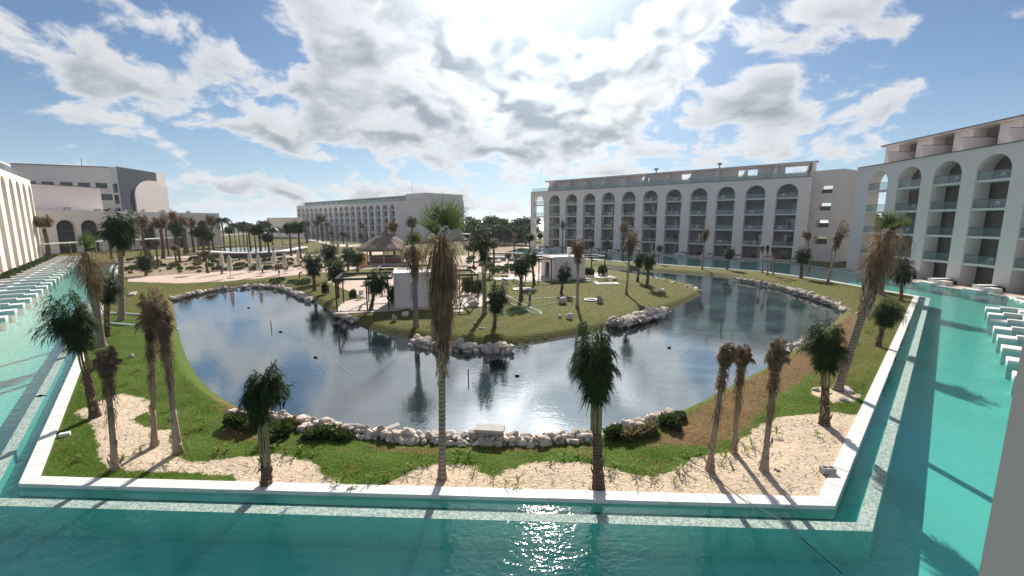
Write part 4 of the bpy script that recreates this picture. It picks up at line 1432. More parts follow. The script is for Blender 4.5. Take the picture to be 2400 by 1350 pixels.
# foreground, front bed
fan_palm('tall fan palm in mid picture with green top and shaggy brown skirt', (1036, 1122), 800, 552, 437, us=1036, width=74, seed=5, r=.112, nskirt=1300, nfan=8, skirt_w=.95)
tied_palm('bushy green tied palm right of the tall fan palm, on front sand', (1403, 1143), 1010, 905, 735, ut=1398, un=1396, width=125, seed=7, nf=22, nl=72, open_=.85, leaf=.6, r=.165, droop=1.2)
tied_palm('small windswept green palm on front sand, fronds blown rightward', (625, 1138), 1078, 950, 845, ut=612, un=612, width=105, seed=8, nf=20, nl=64, sway_px=22, r=.14, lean_leaf=(-.55, 0, -.1))
tied_palm('short brown dead palm nearest the left coping corner', (270, 1102), 1040, 880, 800, ut=248, un=252, width=62, dry=True, seed=9, r=.13)
tied_palm('tall slim brown dead palm, the upright left one of a pair', (362, 1046), 960, 790, 655, ut=356, un=354, width=62, dry=True, seed=10, r=.12)
tied_palm('tall brown dead palm, the leaning right one of a pair', (418, 1063), 960, 790, 668, ut=364, un=386, width=75, dry=True, seed=11, r=.15)
tied_palm('dark green palm leaning left over the left arm of the pool', (224, 978), 870, 800, 672, ut=158, un=188, width=138, seed=12, nf=22, nl=64, r=.17, sway_px=-8, leaf=.7, open_=.8)
fan_palm('fan palm with bright green top and brown skirt at the left', (238, 812), 690, 590, 528, uh=200, us=222, width=105, seed=13, nskirt=700, r=.22, nfan=8)
tied_palm('tall slender palm with drooping crown left of the lake', (285, 752), 600, 565, 482, un=283, ut=282, width=82, seed=14, r=.22, trunk='trunk', leaf=1.0, nf=20, nl=44)
tied_palm('dark green tied palm between the left pool arm and lake', (251, 790), 730, 700, 615, width=62, seed=15, r=.18)
tied_palm('small dark green palm at the left end of the promenade', (343, 646), 640, 628, 580, ut=340, un=341, width=40, seed=16, r=.2)
tied_palm('slim dead palm in right front bed, left of three', (1662, 1102), 1050, 850, 800, ut=1708, un=1698, width=44, dry=True, seed=17, r=.13, droop=1.3)
tied_palm('slim dead palm in right front bed, middle of three', (1719, 1062), 1010, 850, 803, ut=1742, un=1738, width=48, dry=True, seed=18, r=.125, droop=1.3)
tied_palm('thick dead palm in right front bed, right of three', (1790, 1106), 1040, 860, 783, ut=1824, un=1816, width=46, dry=True, seed=19, r=.145, droop=1.2)
tied_palm('dark green tied palm on right sand near the pool corner', (1932, 996), 905, 850, 735, ut=1932, un=1936, width=108, seed=20, nf=22, nl=64, r=.165, leaf=.62, open_=.85)
fan_palm('big leaning fan palm with brown skirt before the near block', (1962, 915), 690, 540, 478, uh=2085, us=2036, width=125, seed=21, nskirt=800, r=.18, nfan=8, skirt_w=.62)
tied_palm('dark green palm leaning right beside the right pool arm', (2058, 812), 775, 755, 688, ut=2084, un=2072, width=66, seed=22, r=.15)
tied_palm('round headed green palm at the corner of the near block', (2112, 706), 670, 655, 598, ut=2116, un=2114, width=54, seed=23, r=.15)
fan_palm('second fan palm close behind the big leaning one', (2066, 692), 610, 545, 500, uh=2074, us=2070, width=60, seed=24, nskirt=260, r=.22, nfan=6)
# peninsula
tied_palm('small dark palm above the peninsula stone wall', (1158, 770), 735, 725, 642, ut=1166, un=1162, width=52, seed=25, r=.14)
fan_palm('tall palm before the white kiosk with ragged yellowing crown', (975, 768), 640, 575, 530, uh=968, us=972, width=85, seed=26, nskirt=420, r=.2, nfan=8, fan='frond_olive')
tied_palm('tall grey trunked palm right of the white kiosk', (1136, 736), 640, 600, 503, ut=1133, un=1134, width=52, seed=27, r=.2, trunk='trunk', leaf=.7)
tied_palm('dark palm leaning before the kiosk pergola', (868, 728), 690, 680, 614, ut=884, un=878, width=54, seed=28, r=.17)
tied_palm('dark palm at the lakeside, left of two before the kiosk', (737, 682), 650, 640, 572, ut=734, un=735, width=48, seed=29, r=.18)
tied_palm('dark palm at the lakeside, right of two before the kiosk', (792, 698), 665, 655, 594, ut=788, un=790, width=46, seed=30, r=.18)
tied_palm('dark palm beside the promenade behind the lakeside pair', (772, 658), 615, 605, 556, width=42, seed=31, r=.2)
tied_palm('dark palm left of the orange cabin', (816, 634), 612, 606, 572, width=34, seed=32, r=.18)
tied_palm('dark palm touching the orange cabin', (838, 640), 618, 612, 580, width=32, seed=33, r=.18)
tied_palm('dark palm on the lawn left of the far kiosk', (1221, 703), 650, 640, 580, ut=1223, un=1222, width=46, seed=34, r=.2)
tied_palm('dark palm against the far kiosk pergola', (1252, 668), 625, 618, 576, ut=1246, un=1248, width=34, seed=35, r=.18)
tied_palm('small green palm standing right of the far kiosk door', (1315, 688), 660, 655, 610, ut=1322, un=1320, width=34, seed=36, r=.14)
tied_palm('tall brown headed palm in front of the far kiosk', (1353, 722), 640, 605, 542, ut=1356, un=1355, width=40, dry=True, seed=37, r=.17)
tied_palm('tall brown headed palm rising on the right lawn of the peninsula', (1468, 690), 620, 590, 520, ut=1484, un=1476, width=38, dry=True, seed=38, r=.17)
tied_palm('dark palm on the right lawn, left of a close pair', (1494, 660), 630, 622, 582, ut=1502, un=1498, width=26, seed=39, r=.17)
tied_palm('dark palm on the right lawn, right of a close pair', (1516, 674), 635, 627, 581, ut=1523, un=1520, width=30, seed=40, r=.18)
# along the far pool arm
tied_palm('thin tall brown palm on a round base before the long block', (1646, 632), 570, 560, 524, ut=1656, un=1652, width=20, dry=True, seed=41, r=.16)
tied_palm('dark small palm before the right half of the long block', (1704, 632), 608, 603, 573, ut=1710, un=1708, width=26, seed=42, r=.16)
tied_palm('leftmost of three thin brown palms before the long block', (1787, 640), 590, 586, 574, width=10, dry=True, seed=43, r=.13)
tied_palm('middle of three thin brown palms before the long block', (1799, 646), 592, 586, 572, width=10, dry=True, seed=44, r=.13)
tied_palm('rightmost of three thin brown palms before the long block', (1812, 644), 598, 590, 576, width=10, dry=True, seed=45, r=.13)
tied_palm('dark palm before the stair tower', (1877, 652), 620, 612, 572, ut=1882, un=1880, width=36, seed=46, r=.2)
tied_palm('slanting brown palm between stair tower and near block', (1940, 662), 590, 575, 505, ut=1972, un=1960, width=34, dry=True, seed=47, r=.18)
tied_palm('brown bent headed palm standing by the stair tower windows', (1898, 628), 565, 556, 540, ut=1886, un=1894, width=24, dry=True, seed=48, r=.12)

# prototypes for the distant palms
def far_palm(label, u, v, vtop, width, kind, seed, group):
    b = G(u, v); Y = b.y; k = Y / FPX
    key = (kind, seed % 3)
    if key not in FARP:
        root = empty('palm_tree', (0, 0, 0))
        pts = curve((0, 0, -.2), (.1, 0, 4.6), (.08, .05, 0), 4)
        if kind == 'green':
            trunk_mesh(root, pts, .2, .16, 'trunk_dark', False, 6)
            tied_crown(root, pts[-1], (0, 0, 1), .5, 2.2, 1.3, 'frond_green', 'stalk', seed, 15, 22, 1.0, leaf=1.1, w=.075)
        elif kind == 'dry':
            trunk_mesh(root, pts, .17, .14, 'trunk_dark', False, 6)
            tied_crown(root, pts[-1], (0, 0, 1), .7, 1.9, .75, 'frond_dry', 'stalk_dry', seed, 12, 20, 1.2, leaf=.7, w=.065)
        else:
            trunk_mesh(root, pts, .2, .16, 'trunk', False, 6)
            mb = MB(); rnd = random.Random(seed)
            for i in range(16):
                a = 2.4 * i; o = Vector((math.cos(a), math.sin(a), 0)); up = 1.5 - 1.7 * i / 16
                pl = [pts[-1] + o * 2.2 * t + Vector((0, 0, up * t - 1.5 * t * t)) for t in (0, .3, .6, 1)]
                mb.tube(pl, .03, 3, False)
                for j in range(14):
                    t = .15 + .85 * j / 14; p = pts[-1] + o * 2.2 * t + Vector((0, 0, up * t - 1.5 * t * t))
                    for sg in (-1, 1):
                        leaflet(mb, rnd, p, Vector((-o.y, o.x, 0)) * sg + o * .5, .75, .05, .7)
            mb.build('crown', M['frond_green'], root)
        FARP[key] = root
        r_ = root
    else:
        src = FARP[key]
        r_ = src.copy(); COL.objects.link(r_)
        for ch in src.children:
            c = ch.copy(); COL.objects.link(c); c.parent = r_
    h = P(u, vtop, Y).z - b.z
    base_h = {'green': 7.2, 'dry': 7.0, 'open': 5.2}[kind]
    s = h / base_h
    r_.location = b
    wx = 1.12 * max(.5, min(1.6, width * k / ({'green': 2.6, 'dry': 1.5, 'open': 4.4}[kind] * s)))
    r_.scale = (s * wx, s * wx, s)
    r_.rotation_euler = (0, 0, seed * 1.7)
    tag(r_, label, 'palm', group)
    FARG.setdefault(group, []).append(r_)
FARP = {}
FARG = {}
gA = 'palms before the arcade hall'
rl = random.Random(3)
for i, (u, v, vt, w, kd) in enumerate([(112, 604, 502, 40, 'dry'), (262, 608, 540, 34, 'green'), (346, 612, 500, 26, 'dry'), (352, 610, 560, 36, 'green'), (382, 606, 505, 30, 'dry'), (396, 600, 498, 16, 'dry'), (418, 600, 490, 16, 'dry'),
        (421, 614, 512, 30, 'green'), (433, 596, 502, 20, 'dry'), (441, 594, 506, 20, 'dry'), (456, 592, 506, 22, 'dry'), (478, 612, 525, 40, 'green'), (492, 606, 540, 30, 'green'), (503, 592, 500, 18, 'dry'),
        (371, 620, 560, 16, 'dry'), (412, 622, 572, 16, 'dry'), (468, 600, 538, 18, 'dry'), (488, 640, 585, 26, 'dry')]):
    far_palm('young palm in the loose row standing before the arcade hall', u, v, vt, w, kd, i, gA)
gM = 'palms by the far lagoon'
for i, (u, v, vt, w, kd) in enumerate([(527, 590, 505, 40, 'open'), (540, 582, 528, 22, 'green'), (553, 578, 520, 22, 'open'), (563, 576, 522, 24, 'open'), (572, 575, 516, 30, 'open'), (580, 577, 524, 18, 'green'), (588, 580, 528, 16, 'dry'),
        (600, 582, 534, 18, 'green'), (610, 602, 520, 34, 'green'), (612, 580, 528, 22, 'green'), (622, 578, 514, 26, 'open'), (632, 612, 542, 30, 'green'), (598, 575, 526, 16, 'open'), (585, 573, 519, 26, 'open'), (640, 575, 530, 20, 'green'), (628, 573, 514, 22, 'green')]):
    far_palm('small palm in the far grove by the lagoon and sea', u, v, vt, w, kd, i + 3, gM)
gD = 'palms before the distant block'
for i, (u, v, vt, w, kd) in enumerate([(683, 600, 518, 28, 'green'), (706, 606, 514, 30, 'green'), (720, 570, 514, 20, 'dry'), (744, 566, 514, 14, 'dry'), (757, 566, 500, 26, 'dry'), (771, 562, 518, 14, 'dry'), (779, 570, 540, 12, 'green'),
        (805, 572, 542, 16, 'green'), (853, 570, 520, 12, 'dry'), (848, 575, 548, 12, 'green'), (813, 570, 546, 12, 'green'), (925, 612, 514, 20, 'dry'), (870, 612, 560, 30, 'green'), (900, 612, 570, 24, 'green'), (950, 560, 504, 24, 'green'), (968, 580, 505, 26, 'green'), (888, 560, 548, 10, 'green')]):
    far_palm('palm standing between the palapa lawn and the distant block', u, v, vt, w, kd, i + 1, gD)
gF = 'palms between the white kiosk and the long block'
for i, (u, v, vt, w, kd) in enumerate([(1112, 640, 562, 26, 'green'), (1098, 618, 570, 20, 'green'), (1156, 642, 556, 24, 'dry'), (1206, 600, 545, 12, 'dry'), (1242, 600, 545, 22, 'green'), (1265, 590, 542, 12, 'green'), (1318, 590, 515, 10, 'dry'), (1386, 606, 560, 14, 'green'),
        (1421, 605, 560, 16, 'green'), (1458, 612, 518, 16, 'dry'), (1544, 618, 572, 14, 'green'), (1098, 545, 505, 20, 'open'), (1118, 548, 512, 22, 'green'), (1190, 640, 590, 14, 'dry'), (1148, 648, 600, 10, 'dry')]):
    far_palm('palm in the gap between white kiosk and long block', u, v, vt, w, kd, i + 2, gF)

number_from_left(FARG[gA], 'young palm before the arcade hall, # from the left')
number_from_left(FARG[gM], 'small palm of the far grove by the lagoon, # from the left')
number_from_left(FARG[gD], 'palm between the palapa lawn and the distant block, # from the left')
number_from_left(FARG[gF], 'palm between white kiosk and long block, # from the left')
# ------------------------------------------------------------------ rocks
def rock_mesh(seed):
    rnd = random.Random(seed)
    bm = bmesh.new()
    bmesh.ops.create_icosphere(bm, subdivisions=2, radius=.5)
    off = Vector((seed * 3.1, seed * 1.7, 0))
    planes = [Vector((rnd.gauss(0, 1), rnd.gauss(0, 1), rnd.gauss(0, 1))).normalized() for _ in range(12)]
    for v in bm.verts:
        k = 1 + .28 * mnoise.noise(v.co * 2.2 + off)
        co = v.co * k
        for p in planes:                                   # broken faces
            d = co.dot(p) - .33
            if d > 0: co = co - p * d * .97
        v.co = co
    me = bpy.data.meshes.new('stone')
    bm.to_mesh(me); bm.free()
    me.materials.append(M['limestone'])
    return me
ROCK = [rock_mesh(s) for s in range(8)]
RR = random.Random(21)
def stone(parent, p, s, name='stone', flat=.8):
    return inst(name, RR.choice(ROCK), parent, p, (RR.uniform(-.5, .5), RR.uniform(-.5, .5), RR.uniform(0, 6.28)),
                (s * RR.uniform(.8, 1.3), s * RR.uniform(.8, 1.2), s * flat * RR.uniform(.8, 1.2)))

def stone_wall(label, line, size, rows, layers, gap=.72, z0=0.0, inward=None, cat='stone wall', jitter=.12):
    """dry wall of rough blocks heaped along a line"""
    pts = [G(u, v, 0.05) for u, v in line]
    o = pts[0].copy(); o.z = 0
    root = empty('stone_wall', o, 0, label, cat)
    seg = [(a, b, (b - a).length) for a, b in zip(pts[:-1], pts[1:])]
    L = sum(s[2] for s in seg)
    def along(d):
        for a, b, l in seg:
            if d <= l: return a.lerp(b, d / l), (b - a).normalized()
            d -= l
        return pts[-1], (pts[-1] - pts[-2]).normalized()
    n = int(L / (size * gap))
    cnt = 0
    for ly in range(layers):
        for rw in range(max(1, rows - ly)):
            for i in range(n):
                if ly and RR.random() < .12: continue
                p, t = along((i + RR.uniform(.2, .8) + .5 * (ly % 2)) * L / n)
                nr = Vector((-t.y, t.x, 0))
                q = p + nr * ((rw + .5 * ly) * size * .75 + RR.uniform(-1, 1) * jitter * size) - o
                q.z = z0 + size * (.30 + .44 * ly) + RR.uniform(-.04, .04)
                stone(root, q, size * RR.choice([.6, .8, .95, 1.05, 1.2, 1.6]))
                cnt += 1
    return root

stone_wall('long pale dry stone wall along the near lake shore', [(548, 972), (650, 990), (760, 1010), (860, 1028), (960, 1037), (1100, 1043), (1250, 1045), (1400, 1032)], .31, 3, 2, .78)
stone_wall('short pale stone wall behind the shrubs on the near right shore', [(1428, 1022), (1500, 1002), (1585, 978)], .36, 2, 2, .8)
stone_wall('pale stone wall facing the camera on the peninsula tip', [(952, 796), (1010, 806), (1080, 812), (1200, 814)], .58, 3, 2, .72, -.45)
stone_wall('heap of pale stones on the right flank of the peninsula', [(1448, 762), (1500, 750), (1568, 730)], .55, 4, 2, .75, -.25, jitter=.3)
stone_wall('grey stone edging along the far left lake shore', [(405, 698), (450, 685), (520, 673), (600, 667), (650, 670), (690, 684), (722, 700)], .55, 2, 1, .75, -.3)
stone_wall('pale stone ribbon along the far right lake shore', [(1992, 728), (1960, 708), (1900, 689), (1830, 669), (1760, 656), (1720, 650)], .5, 2, 1, .8, -.15)
stone_wall('pale stones at the outer tip of the peninsula', [(1640, 680), (1610, 668), (1570, 658), (1530, 651)], .55, 2, 1, .8, -.25, jitter=.3)
stone_wall('dark stones on the peninsula shore below the pergola', [(778, 728), (800, 738), (830, 750)], .5, 2, 1, .8, -.25, jitter=.3)
stone_wall('few loose stones on the right shore by the brown grass', [(1862, 822), (1890, 802), (1915, 785)], .45, 2, 1, .9, -.2, jitter=.3)

def boulder(label, u, v, wpx, hpx, n=1):
    b = G(u, v); k = b.y / FPX
    root = inst('boulder', RR.choice(ROCK), None, (b.x, b.y, b.z + hpx * k * .38), (RR.uniform(-.3, .3), RR.uniform(-.3, .3), RR.uniform(0, 6)),
                (wpx * k * 1.25, wpx * k * 1.1, hpx * k * 1.25))
    tag(root, label, 'boulder', 'boulders on the lawns')
boulder('upright pale boulder in the middle of the peninsula lawn', 1318, 712, 20, 20)
boulder('pale boulder beside the white ring on the lawn', 1405, 710, 16, 18)
boulder('left boulder of the small cluster on the lawn', 1312, 746, 12, 13)
boulder('right boulder of the small cluster on the lawn', 1333, 747, 18, 14)
boulder('large flat boulder right of the kiosk', 1110, 718, 30, 15)
boulder('rear boulder right of the kiosk', 1106, 708, 24, 14)
boulder('upright boulder on the lawn before the kiosk', 925, 754, 15, 17)
boulder('slanted boulder on the lawn before the kiosk', 951, 742, 20, 13)
boulder('small boulder above the peninsula wall', 1114, 760, 11, 8)
boulder('low flat stone just above the peninsula wall', 1131, 772, 16, 7)
boulder('boulder near the tip of the peninsula', 1551, 686, 18, 11)
boulder('boulder right of the far kiosk', 1440, 657, 13, 9)
boulder('white boulder beside the front shrubs', 706, 1012, 22, 17)
boulder('flat pale stone at the left end of the front wall', 545, 968, 26, 12)
boulder('pale stone on the left lawn near the white pipes', 310, 692, 22, 8)
boulder('small white stone in grass at left', 309, 838, 12, 10)
boulder('pale stone by the right sand palm', 1912, 915, 18, 8)
boulder('half buried stone right of the right sand palm', 1985, 918, 28, 10)
boulder('flat stone right of the leaning fan palm foot', 1975, 940, 24, 9)
boulder('left boulder by the far kiosk wall', 1311, 662, 14, 6)
boulder('right boulder by the far kiosk wall', 1328, 660, 15, 9)

# ------------------------------------------------------------------ shrubs and seedlings
def shrub(label, u, v, wpx, hpx, dry=False, grp='shrubs along the near shore'):
    b = G(u, v); k = b.y / FPX
    root = empty('shrub', b, RR.uniform(0, 6), label, 'shrub', grp)
    n = 3
    for i in range(n):
        inst('foliage', RR.choice(SHRUB_DRY if dry else SHRUB), root, ((i - 1) * wpx * k * .28, RR.uniform(-.1, .1), 0), (0, 0, RR.uniform(0, 6)), (wpx * k / 1.9, wpx * k / 1.9, hpx * k / .95))
for (l, u, v, w, h, d) in [('green bush at the left end of the near wall', 562, 998, 60, 34, False), ('dry grass clump left of the windswept palm', 598, 1005, 40, 34, True), ('dark green bush right of the windswept palm', 655, 1022, 72, 38, False),
        ('low green bush before the near wall beside the white boulder', 752, 1026, 70, 30, False), ('green bush under the wall left of the plank', 800, 1028, 50, 22, False), ('dry tuft behind the green bushes', 690, 1000, 40, 26, True),
        ('dark bush right of the bushy tied palm', 1436, 1022, 50, 32, False), ('dry grass clump on the right shore', 1478, 1026, 56, 30, True), ('dry grass clump before the right stone wall', 1520, 1016, 44, 30, True),
        ('dark bush at the right end of the right stone wall', 1572, 1002, 50, 36, False), ('green bush behind the right stone wall end', 1592, 985, 40, 22, False)]:
    shrub(l, u, v, w, h, d)
for (l, u, v, w, h) in [('leafy bush at the kiosk corner', 928, 712, 30, 46), ('leafy bush right of the kiosk pergola', 1098, 690, 30, 44), ('bushy plant at the lake end of the kiosk terrace', 762, 690, 14, 30),
        ('slender bush before the pergola posts', 826, 700, 18, 24), ('broad palm bush right of the far kiosk', 1378, 648, 22, 24), ('second palm bush right of the far kiosk', 1412, 645, 20, 26), ('bushy plant between two tall palms by the kiosk', 1120, 692, 16, 40)]:
    shrub(l, u, v, w, h, False, 'leafy bushes on the peninsula')

def seedling_mesh(seed):
    rnd = random.Random(seed); mb = MB()
    for i in range(9):
        a = 2.4 * i + rnd.uniform(-.4, .4); o = Vector((math.cos(a), math.sin(a), 0)); s = Vector((-o.y, o.x, 0))
        l = rnd.uniform(.26, .5); up = rnd.uniform(.5, 1.3)
        z0 = rnd.uniform(.0, .22)
        p0 = Vector((0, 0, z0)); p1 = p0 + o * l * .3 + Vector((0, 0, l * .5 * up)); p2 = p1 + o * l * .5 + Vector((0, 0, l * .05)); p3 = p2 + o * l * .35 - Vector((0, 0, l * .25))
        strip(mb, [p0, p1, p2, p3], [.008, .03, .026, 0], s)
    mb.tube([(0, 0, -.03), (0, 0, .24)], .012, 5)
    me = bpy.data.meshes.new('seedling'); me.from_pydata([tuple(v) for v in mb.v], [], mb.f); me.materials.append(M['seedling']); me.update()
    return me
SEED = [seedling_mesh(s) for s in range(5)]
sp = [(510, 1062), (535, 1058), (600, 1060), (645, 1056), (668, 1066), (705, 1060), (735, 1068), (770, 1118), (790, 1138), (826, 1146), (868, 1128), (910, 1122), (960, 1102), (1003, 1086), (1070, 1082), (1098, 1070), (1075, 1062), (1112, 1108),
      (1186, 1142), (1158, 1122), (1215, 1140), (1290, 1092), (1300, 1084), (1322, 1078), (1355, 1072), (1390, 1078), (1428, 1110), (1440, 1096), (1488, 1104), (1524, 1118), (1530, 1108), (1580, 1132), (1588, 1110), (1600, 1098), (1612, 1072), (1640, 1066), (1690, 1090), (1715, 1100), (1745, 1060), (1760, 1045), (1820, 1020), (1915, 1022), (1700, 1070),
      (480, 1002), (455, 1010), (372, 1010), (290, 1080), (330, 1060), (430, 1050), (300, 900), (260, 918), (345, 935), (280, 780), (305, 850), (330, 868), (405, 960), (190, 1078), (470, 985), (395, 1090), (1985, 838), (2000, 800), (2030, 780), (2050, 735), (1990, 760)]
SG = {}
for i, (u, v) in enumerate(sp):
    b = G(u, v)
    s = RR.uniform(.45, .8)
    o = inst('seedling_plant', SEED[i % 5], None, b, (0, 0, RR.uniform(0, 6)), (s, s, s))
    where = 'on the left sand bed' if u < 490 else 'along the front edge of the lawn' if u < 1560 else 'round the dead palms at right' if u < 1850 else 'on the right lawn'
    tag(o, 'small strap leaved seedling planted ' + where, 'plant', 'seedlings ' + where)
    SG.setdefault(where, []).append(o)

for w_, l_ in SG.items():
    number_from_left(l_, 'small seedling ' + w_ + ', # from the left')
# low shrubs in the sandy planting bed behind the promenade
gb = 'low dark plants in the sandy bed'
for i in range(190):
    u = RR.uniform(300, 850); v = RR.uniform(606, 640 - (u - 400) * .025)
    b = G(u, v)
    s = RR.choice([.3, .4, .5, .6, .9])
    o = inst('bed_plant', RR.choice(SHRUB + SHRUB_DRY[:1]), None, b, (0, 0, RR.uniform(0, 6)), (s, s, s))
    tag(o, 'low dark plant in the sandy bed behind the promenade', 'plant', gb)
for i in range(26):
    u = RR.uniform(640, 860); v = 668 + (u - 640) * .03 - RR.uniform(0, 12) if u < 720 else RR.uniform(606, 628)
    b = G(u, v); s = RR.uniform(.5, .9)
    tag(inst('bed_plant', RR.choice(SHRUB), None, b, (0, 0, RR.uniform(0, 6)), (s, s, s * .7)), 'low dark plant in the sandy bed behind the promenade', 'plant', gb)

# ------------------------------------------------------------------ grass as growing blades
def grass():
    rng = np.random.default_rng(5)
    def scatter(n, y0, y1, size):
        # even over the ground of the view's wedge
        Y = np.sqrt(rng.uniform(y0 ** 2, y1 ** 2, n)); X = Y * rng.uniform(-1.25, 1.2, n)
        p = np.stack([X, Y], 1)
        ok = (sdist(p, LAKE) < -.75) & (sdist(p, POOL) < -.55)
        for s in SAND: ok &= sdist(p, s) < .06 + rng.uniform(-.12, .12, n)
        dry = np.zeros(n)
        for s in DRY: dry = np.maximum(dry, (sdist(p, s) > rng.uniform(-.6, .6, n)))
        ok &= (dry < .5) | (rng.random(n) < .25)
        for s in PAVE + BED: ok &= sdist(p, s) < 0
        return p[ok], size, dry[ok]
    V = []; 
    for (n, y0, y1, sz) in ((150000, 11.5, 21, .055), (110000, 21, 36, .075), (60000, 36, 60, .11)):
        p, size, dry = scatter(n, y0, y1, sz)
        m = len(p)
        a = rng.uniform(0, 6.283, m); l = size * rng.uniform(.6, 1.5, m)
        w = size * .16
        lean = rng.uniform(.2, .9, m) * l
        g = np.sin(p[:, 0] * .9 + np.sin(p[:, 1] * .7) * 1.3) * np.sin(p[:, 1] * 1.1 + .5)
        z = .05 + np.where(p[:, 1] < 40, .05 * g + .02, 0.0)
        c, s = np.cos(a), np.sin(a)
        b0 = np.stack([p[:, 0] - s * w, p[:, 1] + c * w, z - .01], 1)
        b1 = np.stack([p[:, 0] + s * w, p[:, 1] - c * w, z - .01], 1)
        t = np.stack([p[:, 0] + c * lean, p[:, 1] + s * lean, z + l], 1)
        V.append(np.stack([b0, b1, t], 1).reshape(-1, 3))
    V = np.concatenate(V); nf = len(V) // 3
    me = bpy.data.meshes.new('grass')
    me.vertices.add(len(V)); me.vertices.foreach_set('co', V.ravel())
    me.loops.add(len(V)); me.loops.foreach_set('vertex_index', np.arange(len(V), dtype=np.int32))
    me.polygons.add(nf); me.polygons.foreach_set('loop_start', (np.arange(nf) * 3).astype(np.int32))
    me.update(calc_edges=True)
    me.materials.append(M['grass_blade'])
    o = bpy.data.objects.new('grass', me); link(o)
    tag(o, 'short green turf growing round the lake', kind='stuff')
grass()

gk = 'low plants between the two kiosks'
KP = []
for i in range(38):
    u = RR.uniform(1095, 1245); v = RR.uniform(604, 640)
    s = RR.choice([.4, .5, .7, .9])
    KP.append(tag(inst('bed_plant', RR.choice(SHRUB), None, G(u, v), (0, 0, RR.uniform(0, 6)), (s * 1.3, s * 1.3, s)), 'low green plant between the two kiosks', 'plant', gk))
number_from_left(KP, 'low green plant between the two kiosks, # from the left')
for i, (u, v, w, d, rz) in enumerate([(1110, 616, 5.5, .5, .1), (1150, 606, 6.0, .5, -.1), (1175, 628, 4.0, .6, .2), (1196, 612, 6.5, .5, .0), (1130, 596, 9.0, .6, .05), (1205, 598, 7.0, .6, .1)]):
    o = MB().box(0, 0, 0, w, d, .45).box(0, d, 0, .4, d + 2.2, .45).build('garden_low_wall', M['white_edge'], None, False, G(u, v)); o.rotation_euler = (0, 0, rz)
    tag(o, ['low white garden wall nearest the kiosk palms', 'low white garden wall before the covered walk, first of two', 'short low white wall left of the far kiosk', 'long low white wall behind the far kiosk', 'long low white wall under the covered walk', 'low white garden wall before the long block corner'][i], 'wall')
# dry leaf litter on the sand and the worn turf
def litter():
    rnd = random.Random(77); mb = MB()
    zones = [(SAND[0], 170), (SAND[1], 420), (DRY[0], 160), (ISLE[0], 90)]
    for poly, n in zones:
        xs = [p[0] for p in poly]; ys = [p[1] for p in poly]
        c = np.array([(rnd.uniform(min(xs), max(xs)), rnd.uniform(min(ys), max(ys))) for _ in range(n * 5)])
        ok = (sdist(c, poly) > .1) & (sdist(c, POOL) < -.6) & (sdist(c, LAKE) < -.8)
        for x, y in c[ok][:n]:
            a = rnd.uniform(0, 6.283); d = Vector((math.cos(a), math.sin(a), 0)); s = Vector((-d.y, d.x, 0)); l = rnd.uniform(.05, .22) * (1 if rnd.random() < .85 else 2.2)
            p = Vector((x, y, .085 + rnd.uniform(0, .03)))
            strip(mb, [p, p + d * l * .5 + s * l * .1 + Vector((0, 0, .03)), p + d * l], [.008, .014, 0], s)
    tag(mb.build('leaf_litter', M['frond_dry']), 'scattered dry leaf bits on sand and turf', kind='stuff')
litter()
# ------------------------------------------------------------------ far trees
def tree_mesh(seed, n=2200):
    rnd = random.Random(seed); mb = MB()
    lobes = [(Vector((rnd.uniform(-2.6, 2.6), rnd.uniform(-2, 2), rnd.uniform(1.6, 7.2))), rnd.uniform(1.0, 2.0)) for _ in range(18)]
    for i in range(n):
        c, r = rnd.choice(lobes)
        d = Vector((rnd.gauss(0, 1), rnd.gauss(0, 1), rnd.gauss(0, 1))).normalized()
        p = c + d * r * rnd.random() ** .4
        s = rv(rnd).normalized(); t = s.cross(rv(rnd)).normalized(); l = rnd.uniform(.25, .5)
        mb.add([p - s * l, p + t * l * .5, p + s * l, p - t * l * .5], [(0, 1, 2, 3)])
    me = bpy.data.meshes.new('crown'); me.from_pydata([tuple(v) for v in mb.v], [], mb.f); me.materials.append(M['tree_leaf']); me.update()
    tb = MB().tube([(0, 0, -.2), (.1, 0, 2.2), (.2, .1, 5)], [.3, .22, .1], 7)
    for c, r in lobes[:7]:
        tb.tube([(.1, 0, 2.3), tuple(c * .6 + Vector((0, 0, 1.4))), tuple(c)], [.12, .08, .03], 5)
    mt = bpy.data.meshes.new('trunk'); mt.from_pydata([tuple(v) for v in tb.v], [], tb.f); mt.materials.append(M['trunk_dark']); mt.update()
    return me, mt
TREES = [tree_mesh(s) for s in range(3)]
TG = {}
def tree(label, u, v, vtop, Y, group, wx=1.0):
    b = P(u, v, Y); h = P(u, vtop, Y).z
    root = empty('tree', (b.x, Y, 0), RR.uniform(0, 6), label, 'tree', group)
    s = h / 8.6
    root.scale = (s * wx, s * wx, s)
    c, t = RR.choice(TREES)
    inst('trunk', t, root); inst('crown', c, root)
    TG.setdefault(group, []).append(root)
for i, (u, vt, Y) in enumerate([(1098, 516, 190), (1125, 508, 170), (1150, 503, 165), (1172, 508, 160), (1195, 514, 175), (1218, 510, 185), (1240, 505, 175), (1130, 522, 150), (1182, 520, 150), (1208, 524, 155), (1232, 520, 150), (1160, 516, 158)]):
    tree('tree in the dark belt between the far and the long block', u, 545, vt, Y, 'trees between the far and the long block', 1.3)
for i, (u, vt, Y) in enumerate([(1988, 482, 120), (2003, 478, 112), (1972, 500, 125), (2012, 500, 105), (1990, 530, 100)]):
    tree('dark tree filling the gap behind the near block', u, 600, vt, Y, 'trees behind the near block', 1.2)
for i in range(6):
    tree('low tree on the far shore before the sea', RR.choice([560, 640, 655, 668, 690, 610]) + RR.uniform(-8, 8), 535, RR.uniform(526, 531), RR.uniform(300, 360), 'trees on the far shore', 1.5)

